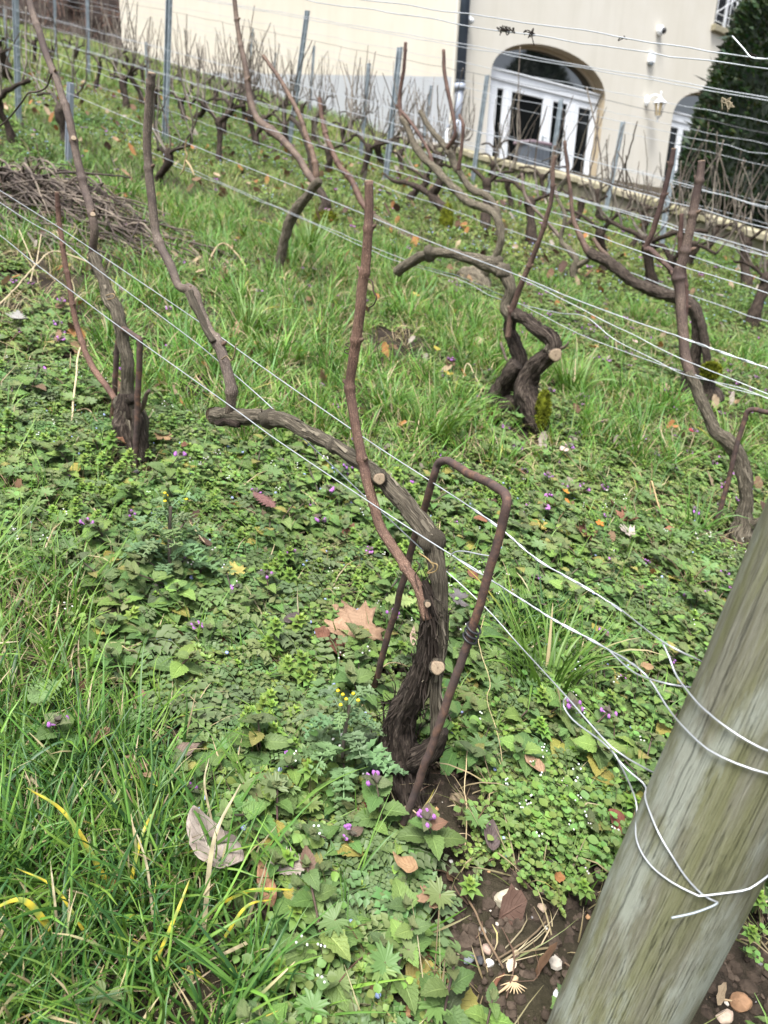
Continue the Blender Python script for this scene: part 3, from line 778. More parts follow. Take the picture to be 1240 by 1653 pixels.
# --- the first vine, right in front ---------------------------------------
p1 = ROWP[1]
v1 = thing('grapevine', 'nearest old grapevine with long horizontal arm and shreddy trunk inside the big rusty hoop', 'grapevine', p1)
mb = M()
res = limb(v1, '', [(650, 1330, 42), (650, 1270, 44), (640, 1215, 37), (642, 1170, 27), (666, 1125, 22), (684, 1075, 19), (690, 1030, 17), (694, 990, 16), (688, 955, 13), (682, 938, 11)], p1, 0, n=120, K=44, seed=2, mb=mb, ridge=.16, rough=.45)
shreds(mb, res[0], res[4], res[2], res[3], 420, 1, .035)
r2_ = limb(v1, '', [(660, 1262, 26), (610, 1215, 28), (585, 1190, 18), (570, 1180, 8)], p1, .01, n=40, K=26, seed=5, mb=mb, rough=.5)
r3_ = limb(v1, '', [(640, 1240, 28), (682, 1222, 23), (708, 1198, 15), (722, 1182, 7)], p1, .01, n=40, K=26, seed=6, mb=mb, rough=.5)
limb(v1, '', [(600, 1300, 14), (620, 1262, 26), (640, 1220, 26)], p1, .03, n=30, K=22, seed=7, mb=mb, rough=.5)
shreds(mb, r2_[0], r2_[4], r2_[2], r2_[3], 40, 8, .02); shreds(mb, r3_[0], r3_[4], r3_[2], r3_[3], 40, 9, .02)
build('trunk', mb, MT['trunk'], v1)
mb = M()                                                       # second stem and knee, carries the arm
res = limb(v1, '', [(702, 1200, 9), (704, 1150, 10), (706, 1090, 11), (709, 1040, 12), (712, 985, 13), (708, 935, 14), (702, 895, 17), (694, 868, 17), (672, 835, 17), (645, 800, 16), (612, 768, 14), (570, 738, 13), (520, 708, 12), (470, 684, 12), (425, 674, 13), (385, 672, 14), (345, 670, 14)], p1, .012, mat='arm', n=260, K=30, seed=12, mb=mb, ridge=.13, rough=.22, twist=4, rk=7)
shreds(mb, res[0][:90], res[4][:90], res[2][:90], res[3][:90], 70, 3, .03); shreds(mb, res[0][90:], res[4][90:], res[2][90:], res[3][90:], 40, 4, .02)
for (x, y, rr_) in ((697, 872, 21), (433, 676, 16), (540, 720, 14), (612, 772, 15)):
    q = RP(x, y, p1, .012); blob(mb, q, *(rr_ * depth(q) / F * np.array([1, 1, 1])), 10, 14, .4, x)
build('arm', mb, MT['arm'], v1)
cutface('cut_face', RP(344, 670, p1, .012), RP(335, 669, p1, .012) - RP(350, 671, p1, .012), 14.5 * depth(RP(344, 670, p1)) / F, v1)
mb = M(); limb(v1, '', [(385, 688, 5), (372, 682, 9), (355, 684, 7), (348, 680, 3)], p1, .0, mat='dark', n=16, K=14, seed=3, mb=mb, rough=.5); build('dead_spur', mb, MT['dark'], v1)
# big cut stub on the knee and on the lower stem
toC = lambda p: nrm(CAM - p)
for (x, y, rr_, off, nm) in ((612, 771, 10, -.006, 'pruning_stub'), (706, 1076, 12, -.004, 'pruning_stub'), (690, 974, 5, -.016, 'pruning_stub')):
    p = RP(x, y, p1, off); d = toC(p) + np.array([0.05, 0, -.15]); d = nrm(d); s = depth(p) / F; mb = M()
    tube(mb, [[*(p - d * .012), rr_ * s * 1.25], [*(p + d * .004), rr_ * s * 1.15], [*(p + d * .012), rr_ * s * 1.05]], 8, 18, rough=.2, seed=x)
    st = build(nm, mb, MT['arm'], v1); cf = cutface('cut_face', p + d * .0125, d, rr_ * s * .98, st); cf.location = cf.location
cane(v1, [(690, 1000, 9), (676, 950, 9.3), (655, 915, 9.3), (632, 880, 9.3), (614, 850, 9.3), (603, 815, 9.3), (592, 775, 9.3), (584, 742, 9.3), (575, 690, 8.8), (566, 640, 8.8), (565, 615, 8.8), (572, 570, 9), (581, 510, 9.5), (586, 460, 9.5), (590, 430, 9), (595, 380, 8.5), (596, 340, 8), (596, 293, 8)], p1, -.012, seed=21, K=20,
     nodepx=[(657, 912), (586, 740), (566, 626), (578, 550), (588, 440), (597, 368)], c=(1.3, 1.05, .95))
tendril(v1, [(590, 447), (601, 455), (603, 470), (608, 480), (603, 492), (596, 497), (595, 503)], p1, -.012)
tendril(v1, [(566, 553), (558, 556), (565, 562), (556, 566), (561, 571), (567, 569)], p1, -.012, .0009)
cane(v1, [(370, 668, 8), (373, 650, 9), (374, 625, 10), (366, 595, 10), (358, 570, 10), (350, 552, 10), (338, 535, 9), (322, 500, 9), (312, 470, 9), (290, 462, 7), (275, 428, 8), (258, 395, 8), (250, 370, 7.5), (245, 320, 7.5), (240, 272, 7.5), (238, 220, 7.5), (241, 165, 7.5), (245, 118, 7)], p1, .0, seed=22, K=16,
     nodepx=[(374, 632), (353, 556), (345, 548), (305, 468), (258, 393), (238, 272), (241, 137)], c=(1.05, 1.1, 1.1))
tendril(v1, [(358, 580), (366, 575), (373, 582), (378, 574), (381, 556)], p1, -.01, .0013, 'twig_tie', 'straw', (.45, .4, .35))
mb = M(); limb(v1, '', [(306, 470, 8), (312, 486, 7), (330, 520, 6), (345, 552, 5)], p1, -.012, n=30, K=12, mat='arm', seed=5, mb=mb); build('old_spur', mb, MT['arm'], v1)
tendril(v1, [(677, 893, ), (690, 902), (700, 915), (690, 925), (703, 922), (706, 912), (695, 908)], p1, -.02, .0011, 'dried_tendril', 'straw', (.7, .6, .4))
tendril(v1, [(672, 905), (678, 915), (670, 930), (676, 950)], p1, -.02, .001)

# --- second vine of the first row, at the left ------------------------------
p2 = G(220, 742); p2r = p1 + ((p2 - p1) @ nrm(ROW)) * ROW
v2 = thing('grapevine', 'slim tall leaning grapevine with a knotty foot in the small rusty hoop', 'grapevine', p2)
mb = M()
res = limb(v2, '', [(224, 765, 20), (220, 740, 21), (215, 700, 22), (210, 672, 21), (207, 650, 16), (206, 625, 11), (205, 590, 11), (200, 555, 11), (196, 530, 12), (188, 500, 12), (176, 480, 12), (168, 455, 10), (158, 430, 9), (151, 412, 10)], p2, 0, mat='arm', n=160, K=30, seed=31, mb=mb, rough=.3, ridge=.12, twist=6)
shreds(mb, res[0], res[4], res[2], res[3], 80, 5, .02)
blob(mb, RP(209, 665, p2), .036, .034, .05, 12, 16, .6, 3); blob(mb, RP(226, 690, p2), .022, .03, .04, 12, 16, .6, 5)
build('trunk', mb, MT['arm'], v2)
mb = M(); limb(v2, '', [(218, 768, 22), (216, 740, 24), (212, 705, 25), (208, 680, 24), (208, 658, 18), (206, 635, 13)], p2, -.004, n=70, K=30, seed=38, mb=mb, rough=.55, ridge=.2); limb(v2, '', [(232, 745, 8), (229, 720, 12), (226, 690, 12), (220, 660, 8)], p2, -.012, n=40, K=20, seed=8, mb=mb, rough=.5)
limb(v2, '', [(205, 740, 8), (206, 700, 14), (200, 665, 10), (212, 640, 8)], p2, -.01, n=40, K=20, seed=18, mb=mb, rough=.5); build('burl', mb, MT['trunk'], v2)
cane(v2, [(151, 425, 7.3), (150, 405, 7.3), (152, 370, 7.3), (146, 335, 7.3), (136, 305, 7.3), (130, 280, 7.3), (123, 250, 6.9), (118, 222, 6.9), (113, 195, 6.9), (103, 165, 6.5), (92, 130, 6.0), (75, 88, 6.0), (64, 52, 6.0), (56, 30, 5.6), (44, -10, 5.2), (30, -60, 4.7)], p2, 0, seed=33, K=16, nodepx=[(152, 420), (149, 345), (131, 290), (119, 228), (110, 168), (83, 120), (60, 42)], cut=False, c=(1.0, 1.0, 1.0))
for (x, y) in ((119, 223), (150, 346)): p = RP(x, y, p2, -.012); cutface('cut_face', p + toC(p) * .004, toC(p) + UP * .6, .0068, v2)
cane(v2, [(186, 645, 5), (176, 630, 5.5), (160, 608, 5.5), (148, 590, 5.5), (138, 568, 5.2), (133, 552, 5.2), (124, 525, 5), (117, 490, 5), (110, 450, 4.8), (106, 430, 4.8), (101, 395, 4.5), (95, 350, 4.3), (92, 310, 4)], p2, -.006, seed=34, K=12, nodepx=[(132, 553), (117, 492), (108, 440), (98, 396), (94, 333)], c=(1.25, .95, .85))
tendril(v2, [(83, 118), (75, 140), (60, 148), (46, 150), (35, 165), (15, 190), (0, 203), (-30, 220)], p2, -.01, .0024, 'side_shoot', 'cane', (.8, .8, .8))
tendril(v2, [(171, 477), (182, 474), (185, 480), (172, 483), (160, 478), (152, 490)], p2, -.014, .0012, 'straw_tie', 'straw', (.7, .6, .45))
mb = M(); limb(v2, '', [(223, 668, 4), (233, 650, 4.5), (241, 630, 3.5)], p2, -.01, mat='cane', n=16, K=10, mb=mb, ridge=.05, rough=.2); build('spur', mb, MT['cane'], v2)

# --- twisted vine of the second row ----------------------------------------
p3 = G(838, 684)
v3 = thing('grapevine', 'gnarled dark grapevine with twisted forked trunk, mossy foot and hooked arm', 'grapevine', p3)
mb = M()
ra = limb(v3, '', [(872, 700, 14), (866, 680, 20), (858, 655, 21), (850, 625, 19), (858, 600, 17), (876, 580, 16), (892, 566, 15), (890, 545, 13), (868, 530, 12), (848, 515, 11), (832, 505, 12)], p3, -.03, n=120, K=32, seed=41, mb=mb, rough=.42, ridge=.16)
rb = limb(v3, '', [(792, 680, 10), (800, 660, 17), (812, 630, 17), (828, 600, 17), (838, 578, 13), (830, 555, 11), (822, 535, 11), (826, 515, 11)], p3, .02, n=90, K=30, seed=42, mb=mb, rough=.42, ridge=.16)
limb(v3, '', [(812, 660, 14), (835, 650, 20), (860, 640, 18)], p3, .0, n=30, K=26, seed=43, mb=mb, rough=.5)
limb(v3, '', [(815, 618, 10), (826, 600, 14), (836, 588, 12)], p3, -.03, n=24, K=22, seed=44, mb=mb, rough=.3)
shreds(mb, ra[0], ra[4], ra[2], ra[3], 150, 6, .03); shreds(mb, rb[0], rb[4], rb[2], rb[3], 80, 7, .03)
build('trunk', mb, MT['trunk'], v3)
mb = M(); limb(v3, '', [(828, 515, 11), (818, 495, 11), (824, 470, 10), (815, 445, 12), (800, 430, 14), (775, 422, 12), (745, 412, 9), (715, 407, 8), (685, 412, 9), (660, 425, 9), (641, 438, 9)], p3, 0, mat='arm', n=150, K=26, seed=45, mb=mb, rough=.3, ridge=.12)
for (x, y) in ((815, 440), (695, 408), (800, 425)): q = RP(x, y, p3); blob(mb, q, .03, .03, .03, 9, 12, .5, x)
build('arm', mb, MT['arm'], v3)
p = RP(897, 573, p3, -.06); d = nrm(toC(p) + ROW * -.3); cutface('cut_face', p, d, .023, v3)
mb = M(); limb(v3, '', [(884, 560, 12), (892, 568, 11), (897, 573, 10, -.02)], p3, -.035, n=14, K=20, mb=mb, seed=9); build('stub', mb, MT['arm'], v3)
cane(v3, [(820, 545, 5.5), (824, 510, 5.5), (832, 485, 5.5), (845, 450, 5), (856, 425, 4.8), (868, 395, 4.5), (878, 366, 4.3), (888, 330, 4), (892, 300, 4), (893, 270, 3.5), (897, 252, 3)], p3, -.03, seed=46, K=10, nodepx=[(826, 503), (855, 430), (878, 366), (892, 300)], c=(.9, .75, .72))
mb = M(); limb(v3, '', [(905, 562, 3), (912, 560, 2.5), (918, 552, 1.5)], p3, -.04, mat='cane', n=8, K=8, mb=mb); limb(v3, '', [(808, 553, 2.5), (814, 572, 2.5), (820, 582, 2)], p3, -.06, mat='cane', n=8, K=8, mb=mb); build('spur', mb, MT['cane'], v3)

def moss_on(parent, c, rx, ry, rz, seed=0, n=2200, mat='moss'):
    mb = M(); blob(mb, c, rx * .9, ry * .9, rz * .9, 18, 26, .55, seed, c=(.6, .6, .6), fr=3); r = np.random.default_rng(seed)
    d = nrm(r.normal(size=(n, 3))); p = c + d * np.array([rx, ry, rz]) * r.uniform(.85, 1.05, (n, 1)); s = nrm(np.cross(d, r.normal(size=(n, 3)))); L = r.uniform(.003, .011, (n, 1)) * (rx / .03) ** .6
    v = np.stack([p - s * L * .2, p + s * L * .2, p + d * L + s * L * .07, p + d * L - s * L * .07], 1).reshape(-1, 3)
    cc = r.uniform(.5, 1.5, (n, 1)) * np.array([[1, 1, 1.]]); mb.add(v, np.arange(4 * n).reshape(-1, 4), None, np.repeat(cc, 4, 0)); return build('moss', mb, MT[mat], parent)
moss_on(v3, RP(877, 662, p3, -.05), .024, .03, .07, 3)

# --- vine at the right of the second row --------------------------------------
p4 = G(1200, 872)
v4 = thing('grapevine', 'slender crooked grapevine behind the wooden post beside a bent iron hoop', 'grapevine', p4)
mb = M()
ra = limb(v4, '', [(1205, 885, 20), (1198, 862, 24), (1202, 838, 17), (1205, 800, 11), (1200, 765, 13), (1190, 730, 13), (1176, 712, 12), (1155, 695, 10), (1143, 670, 9), (1132, 645, 9), (1122, 622, 9), (1112, 600, 8)], p4, 0, mat='arm', n=150, K=26, seed=51, mb=mb, rough=.28, ridge=.14)
shreds(mb, ra[0], ra[4], ra[2], ra[3], 90, 15, .025)
limb(v4, '', [(1180, 872, 8), (1195, 862, 12), (1212, 850, 8), (1228, 838, 5)], p4, -.01, n=24, K=16, seed=52, mb=mb); build('trunk', mb, MT['arm'], v4)
cane(v4, [(1116, 612, 9), (1106, 575, 9), (1103, 545, 8.5), (1100, 510, 9), (1097, 470, 9), (1095, 445, 10), (1104, 415, 8.5), (1110, 390, 8), (1118, 352, 7.5), (1123, 320, 7.5), (1129, 290, 7), (1133, 260, 6.5)], p4, 0, seed=53, K=14, nodepx=[(1097, 450), (1121, 347), (1130, 292), (1107, 405)], c=(1.0, .95, .95))
cane(v4, [(1108, 560, 5), (1106, 520, 5), (1107, 480, 5), (1104, 440, 5), (1098, 400, 4.5), (1100, 345, 4)], p4, .03, seed=54, K=9, c=(.95, .75, .72), cut=False)
cane(v4, [(1096, 447, 4.5), (1072, 424, 4.5), (1052, 405, 5), (1043, 400, 5), (1052, 378, 5), (1064, 340, 5), (1075, 300, 4.5), (1083, 265, 4.5), (1088, 240, 4)], p4, .02, seed=55, K=10, c=(.8, .65, .66), nodepx=[(1045, 402), (1072, 316), (1083, 265)])

# --- third row: dark stump with two thick stems behind it --------------------
p5 = G(1128, 648)
v5 = thing('grapevine', 'grapevine with two stems and a thick sagging arm over a low mossy stump', 'grapevine', p5)
mb = M()
limb(v5, '', [(1128, 660, 16), (1126, 640, 24), (1118, 612, 18), (1120, 580, 10), (1127, 548, 11), (1126, 515, 11), (1116, 492, 11), (1098, 482, 11), (1072, 474, 10), (1045, 464, 10), (1020, 452, 9), (1000, 436, 9), (975, 418, 9), (952, 408, 9)], p5, 0, n=140, K=24, mat='arm', seed=61, mb=mb, rough=.3)
limb(v5, '', [(1140, 650, 14), (1140, 620, 14), (1142, 590, 7), (1138, 550, 7), (1132, 520, 8), (1118, 495, 8)], p5, -.03, n=60, K=20, seed=62, mb=mb, rough=.3)
limb(v5, '', [(1165, 650, 8), (1150, 640, 18), (1125, 640, 22), (1105, 640, 12)], p5, .0, n=30, K=24, seed=63, mb=mb, rough=.5)
build('trunk', mb, MT['trunk'], v5); moss_on(v5, RP(1148, 598, p5, -.06), .042, .035, .035, 5)
cane(v5, [(952, 412, 6), (936, 380, 5), (925, 350, 4), (921, 310, 3.5), (916, 270, 3), (912, 228, 3)], p5, 0, seed=64, K=8, n=40, c=(.9, .75, .7), buds=False)
cane(v5, [(1000, 436, 5), (985, 418, 4), (968, 400, 3.5), (958, 385, 3)], p5, .02, seed=65, K=8, n=20, c=(.9, .8, .7), buds=False)

# --- third/second row at the left centre ---------------------------------------
p6 = G(448, 448)
v6 = thing('grapevine', 'leaning grapevine stem rising beside a short black stump in the grass', 'grapevine', p6)
mb = M(); limb(v6, '', [(446, 462, 8), (450, 430, 8), (458, 395, 8), (466, 362, 9), (478, 338, 10), (495, 318, 8), (506, 302, 8), (515, 290, 7)], p6, 0, mat='arm', n=90, K=22, seed=71, mb=mb, rough=.25); build('trunk', mb, MT['arm'], v6)
mb = M(); limb(v6, '', [(424, 470, 10), (424, 450, 12), (422, 430, 10), (418, 420, 8)], p6, 0, mat='dark', n=30, K=18, seed=72, mb=mb, rough=.5); build('stump', mb, MT['dark'], v6)
cane(v6, [(513, 300, 6), (500, 285, 6.5), (482, 255, 6.5), (455, 225, 7), (433, 208, 8), (415, 190, 6), (404, 160, 6), (400, 130, 5.5), (395, 100, 5), (388, 70, 4.5), (382, 30, 4.3), (378, -10, 4)], p6, 0, seed=73, K=10, nodepx=[(436, 212), (401, 130), (387, 75), (382, 32)], c=(1.1, 1.05, 1.0), cut=False)
cane(v6, [(506, 305, 6), (510, 280, 6), (505, 250, 5), (495, 220, 4.5), (485, 190, 4), (470, 160, 4), (450, 125, 3.5), (425, 90, 3)], p6, .05, seed=74, K=8, c=(1.2, 1.05, .95), buds=False)

p7 = G(522, 356)
v7 = thing('grapevine', 'grapevine with a yellow mossy foot leaning left behind the tall cut cane', 'grapevine', p7)
mb = M(); limb(v7, '', [(540, 362, 10), (525, 345, 14), (526, 325, 8), (512, 300, 7), (505, 270, 6), (498, 235, 6), (485, 205, 5), (470, 190, 4)], p7, 0, mat='trunk', n=70, K=16, seed=75, mb=mb, rough=.3); build('trunk', mb, MT['trunk'], v7)
moss_on(v7, RP(526, 352, p7, -.08), .08, .05, .05, 7, 900)
p8 = G(650, 470)
v8 = thing('grapevine', 'grapevine arm bowing down rightward behind the tall cut cane, its tip pale', 'grapevine', G(612, 352))
P8 = G(612, 368)
mb = M(); limb(v8, '', [(657, 420, 5), (656, 398, 7), (652, 380, 8), (640, 372, 6), (618, 360, 6), (600, 345, 5)], P8, 0, mat='arm', n=50, K=16, seed=76, mb=mb, rough=.35); build('arm', mb, MT['arm'], v8)
cane(v8, [(604, 348, 6), (585, 328, 6), (572, 300, 5.5), (563, 285, 5.5), (548, 268, 5), (535, 240, 4.6), (525, 215, 4.4), (519, 185, 4), (516, 158, 4)], P8, 0, seed=77, K=10, nodepx=[(563, 286), (526, 215), (545, 262)], c=(1.0, .78, .72))

p9 = G(765, 462)
v9 = thing('grapevine', 'low dark grapevine stump with arching arms just behind the hooked arm', 'grapevine', p9)
mb = M(); limb(v9, '', [(790, 470, 8), (775, 455, 18), (752, 448, 16), (738, 452, 8)], p9, 0, mat='dark', n=40, K=20, seed=78, mb=mb, rough=.5)
limb(v9, '', [(770, 455, 10), (790, 430, 8), (806, 400, 7), (808, 370, 7), (798, 345, 7), (780, 335, 7), (755, 325, 7), (730, 300, 7), (700, 270, 7), (680, 250, 7), (668, 230, 6), (655, 200, 6), (648, 190, 5)], p9, 0, mat='arm', n=120, K=16, seed=79, mb=mb, rough=.3)
limb(v9, '', [(805, 360, 6), (800, 335, 6), (785, 315, 6), (762, 305, 6), (740, 275, 6), (722, 240, 6), (700, 215, 5), (678, 180, 4)], p9, .05, n=80, K=14, seed=80, mb=mb)
build('trunk', mb, MT['arm'], v9)
for i, pts in enumerate([[(648, 190, 4), (645, 160, 3.5), (652, 110, 3.2), (655, 68, 3)], [(722, 240, 4), (735, 215, 3.5), (728, 170, 3.5), (718, 120, 3.5), (716, 80, 3)], [(700, 270, 4), (690, 240, 3), (665, 200, 3), (640, 170, 2.5)], [(740, 275, 4), (745, 240, 3), (748, 205, 3), (742, 185, 2.5)]]):
    cane(v9, pts, p9, 0, seed=81 + i, K=8, n=40, buds=False, c=(.85, .65, .62), cut=False, step=.16)
p10 = G(722, 372)
v10 = thing('grapevine', 'grapevine trunk with a bright moss-covered foot in the middle rows', 'grapevine', p10)
mb = M(); limb(v10, '', [(722, 378, 9), (722, 350, 10), (712, 330, 8), (698, 315, 8), (708, 300, 7), (712, 285, 4)], p10, 0, mat='dark', n=40, K=16, seed=91, mb=mb, rough=.4)
limb(v10, '', [(700, 318, 5), (680, 305, 5), (655, 295, 4), (635, 292, 3), (620, 280, 2)], p10, 0, mat='arm', n=40, K=10, seed=92, mb=mb); build('trunk', mb, MT['dark'], v10)
moss_on(v10, RP(721, 355, p10, -.08), .06, .05, .13, 9, 900)
p11 = G(925, 455)
v11 = thing('grapevine', 'pale thin-stemmed grapevine between the twisted vine and the two-stemmed one', 'grapevine', p11)
mb = M(); limb(v11, '', [(928, 460, 8), (926, 440, 7), (930, 420, 6), (920, 405, 5), (905, 385, 4), (912, 350, 3.5), (900, 320, 3)], p11, 0, mat='arm', n=50, K=12, seed=93, mb=mb)
limb(v11, '', [(930, 430, 5), (948, 420, 5), (960, 405, 5)], p11, 0, mat='arm', n=12, K=10, seed=94, mb=mb)
for i, pts in enumerate([[(900, 320, 3.2), (890, 280, 3), (896, 235, 3)], [(905, 385, 3), (885, 360, 3), (850, 320, 3), (842, 280, 2.8)]]): cane(v11, pts, p11, 0, seed=95 + i, K=7, n=30, buds=False, step=.16, cut=False)
build('trunk', mb, MT['arm'], v11)

# --- the many vines farther back ---------------------------------------------
def far_vine(base, seed, label, group, size=1., nc=None, dark=True, moss=False, lean=0.):
    r = np.random.default_rng(seed); t = thing('grapevine', label, 'grapevine', base, group)
    h = r.uniform(.26, .40) * size; mb = M(); ln = ROW * (r.normal() * .10 + lean) + RN * r.normal() * .06
    head = base + UP * h + ln; r0 = r.uniform(.028, .048) * size
    tube(mb, [[*(base - UP * .1), r0 * 1.1], [*(base + UP * .04), r0 * 1.15], [*(base + UP * h * .5 + ln * r.uniform(.1, .9)), r0 * .8], [*(head - UP * .05), r0 * .95], [*head, r0 * 1.15], [*(head + UP * .05), r0 * .5]], 26, 14, ridge=.15, rough=.5, seed=seed, twist=6)
    tips = []
    for s in (-1, 1):
        L = r.uniform(.22, .5) * size; e = head + ROW * s * L + UP * (r.uniform(.02, .18) - s * ROW[2] * L * .6) + RN * r.normal() * .05
        mid = (head + e) / 2 + UP * r.uniform(-.02, .1) + RN * r.normal() * .04; rr_ = r.uniform(.009, .015)
        tube(mb, [[*head, rr_ * 1.4], [*mid, rr_ * 1.1], [*e, rr_]], 16, 10, rough=.5, ridge=.1, seed=seed + s, rj=.008)
        for f in (.05, .25, .45, .65, .85, 1.):
            if r.random() < .85: q = spline([[*head, 0], [*mid, 0], [*e, 0]], 21)[int(f * 20)][:3]; tips.append((q, s))
    build('trunk', mb, MT['dark' if dark else 'trunk'], t)
    tips = tips[:nc] if nc else tips
    for j, (q, s) in enumerate(tips):
        cb = M(); L = r.uniform(.3, .95) * size; d = nrm(UP + ROW * (s * r.uniform(-.1, .55)) + RN * r.normal() * .14); b = ROW * r.normal() * .08 + RN * r.normal() * .04
        e = q + d * L; rr_ = r.uniform(.0045, .0075)
        cc = np.array([[1.0, 1.1, 1.1], [1.3, 1.5, 1.5], [1.8, 2.1, 2.1]][r.integers(3)]) * r.uniform(.6, 1.15)
        tube(cb, [[*q, rr_ * 1.3], [*(q + d * L * .3 + b + ROW * s * .04), rr_], [*(q + d * L * .65 + b * .6), rr_ * .85], [*e, rr_ * .7]], 26, 6, nodes=nodes_at(L, .1, seed + j), seed=seed, c=cc, rj=.005)
        if r.random() < .5:
            k = r.uniform(.2, .6); m_ = q + d * L * k; e2 = m_ + nrm(UP * .8 + ROW * r.normal() * .8) * r.uniform(.1, .25); tube(cb, [[*m_, rr_ * .7], [*e2, rr_ * .4]], 6, 5, c=cc)
        build('cane', cb, MT['cane'], t)
    if moss: moss_on(t, base + UP * .1 + toC(base) * .04, .05 * size, .05, .09, seed, 300)
    return t
far = [  # foot in the picture, label, moss
 (352, 268, 'single-trunked grapevine with upright canes just right of the tall near cut cane'),
 (255, 300, 'thin dark grapevine close behind the tall cut cane at the left', ),
 (412, 236, 'thick black-trunked grapevine before the left part of the cream wall'),
 (586, 292, 'stout dark grapevine trunk in front of the grey band of the wall'),
 (186, 132, 'black-footed grapevine near the far corner of the cream wall'),
 (205, 180, 'bushy low grapevine left of the broad steel post'),
 (318, 196, 'leafy-footed grapevine with several thin canes before the cream wall'),
 (110, 235, 'small grapevine behind the big leaning cane by the short pale stake'),
 (20, 235, 'dark grapevine foot at the left edge beside the steel post'),
 (372, 190, 'slim grapevine in front of the cream wall between two steel posts'),
 (15, 120, 'dark-trunked grapevine by the short blue post in the top left corner'),
]
for i, q in enumerate(far): far_vine(G(q[0], q[1]), 100 + i * 7, q[2], None, 1.0 if i not in (1,) else .7, moss=False, dark=i != 7)
k = 0; rr0 = random.Random(8)
GR4 = 'grapevines in the far rows before the house'
def s_line(s, x): return -200 + s * (x + 804)
for row, xs_ in ((3, (20, -60)), (4, (265, 190, 410, 530, 865, 985, 1110, 1215, 300, 160, 100, 60, -60, 230, 350, 480, 650, 790, 1050)), (5, (275, 350, 430, 515, 610, 700, 240, 395, 470, 560, 655, 740, 830, 920, 1010, 1110, 1200, 130, 40)), (6, (285, 350, 420, 490, 560, 640, 720, 800, 880, 960, 1050, 1140, 1225, 190, 100)), (7, (310, 380, 450, 520, 590, 660, 735, 810, 890, 970, 1060, 1150))):
    for x in xs_:
        x += rr0.uniform(-12, 12); y = s_line({3: .408, 4: .362, 5: .332, 6: .314, 7: .302}[row], x); p = G(x, y)
        if (p[0] - C1[0]) * cnor[0] + (p[1] - C1[1]) * cnor[1] > -.25 and p[0] > C1[0] - 1: continue
        if (p - A_W) @ n1 < .4: continue
        k += 1
        lab = {3: 'leafless grapevine in the third row', 4: 'dark little grapevine in the fourth row', 5: 'small leafless grapevine in the fifth row', 6: 'tiny bare grapevine in the sixth row below the house', 7: 'distant bare grapevine in the last row at the wall'}[row]
        far_vine(p, 300 + k, lab, ['', '', '', 'third row of vines', 'fourth row of vines', 'fifth row of vines', 'sixth row of vines', 'last row of vines'][row], rr0.uniform(.85, 1.1), nc=4 if 740 < x < 1000 else 9)
print('far vines', k)
# ------------------------------------------------------------------ wooden end post
def post_mat():
    n = N_('weathered_post_wood')
    tc = n.n('TexCoord'); sp = n.n('SeparateXYZ'); n.put(sp.inputs[0], tc.outputs['UV'])
    a = n.math('MULTIPLY', sp.outputs[0], 6.28318); cs = n.math('COSINE', a); sn = n.math('SINE', a)
    def vec(k, l):
        cb = n.n('CombineXYZ'); n.put(cb.inputs[0], n.math('MULTIPLY', cs, k)); n.put(cb.inputs[1], n.math('MULTIPLY', sn, k)); n.put(cb.inputs[2], n.math('MULTIPLY', sp.outputs[1], l)); return cb
    fine = n.noise(vec(9, 6.0), 5, 8, .72, .1); mid = n.noise(vec(2.2, 1.2), 2.6, 5, .6); big = n.noise(vec(1.1, 4.), 1.6, 5, .6); blot = n.noise(vec(1.3, 9.), 1.5, 5, .6)
    grn = n.noise(vec(1.6, 3.), 1.8, 4, .6); cr = n.noise(vec(6, 1.3), 3.2, 3, .5, .2)
    col = n.ramp(fine, (.28, (.10, .097, .070)), (.5, (.225, .22, .165)), (.72, (.36, .355, .285)))
    col = n.mix(n.ramp(mid, (.40, .6), (.58, 0.)), col, (.14, .135, .08))
    col = n.mix(n.ramp(grn, (.40, 0.), (.60, .65)), col, n.mix(fine, (.11, .12, .04), (.25, .25, .12)))
    col = n.mix(n.ramp(big, (.50, 0.), (.62, .85)), col, (.34, .36, .30))
    col = n.mix(n.ramp(blot, (.62, 0.), (.72, .45)), col, (.035, .034, .028))
    crk = n.ramp(n.math('ABSOLUTE', n.math('SUBTRACT', cr, .5)), (.0, 1.), (.012, 0.))
    col = n.mix(n.math('MULTIPLY', crk, .4), col, (.03, .027, .02))
    for u0, v0, v1 in ((.60, .10, .70), (.72, .35, 1.1), (.88, .0, .9), (.30, .2, 1.0)):
        wob = n.noise(vec(.5, 9.), 2.2, 4, .6)
        dd = n.math('ABSOLUTE', n.math('ADD', n.math('SUBTRACT', sp.outputs[0], u0), n.math('MULTIPLY', n.math('SUBTRACT', wob, .5), .016)))
        w_ = n.math('MULTIPLY', n.ramp(dd, (.0, 1.), (.0022, 0.)), n.math('MULTIPLY', n.math('GREATER_THAN', sp.outputs[1], v0 + .3), n.math('LESS_THAN', sp.outputs[1], v1 + .3)))
        crk = n.math('MAXIMUM', crk, w_); col = n.mix(n.math('MULTIPLY', w_, .38), col, (.018, .016, .012))
    h = n.math('SUBTRACT', fine, n.math('MULTIPLY', crk, .9))
    return n.set(Base_Color=col, Roughness=.85, Normal=n.bump(h, .9, .004), Specular_IOR_Level=.2)
MT['post'] = post_mat()
PA, PB = D(989, 1653, .88), D(1128, 1363, .775)
PD = nrm(PB - PA); tlo = 0
while True:
    q = PA - PD * tlo
    if q[2] < terrain(q[0], q[1]) or tlo > 1: break
    tlo += .01
PBASE = PA - PD * tlo; PR = .0665
post = thing('wooden_post', 'thick round weathered wooden end post with green stains leaning at the lower right', 'post', PBASE)
mb = M(); PL = tlo + .95
P_ = [[*(PBASE + PD * (-.3 + (PL + .3) * i / 8)), PR * (1.0 + .02 * math.sin(i * 2.2))] for i in range(9)]
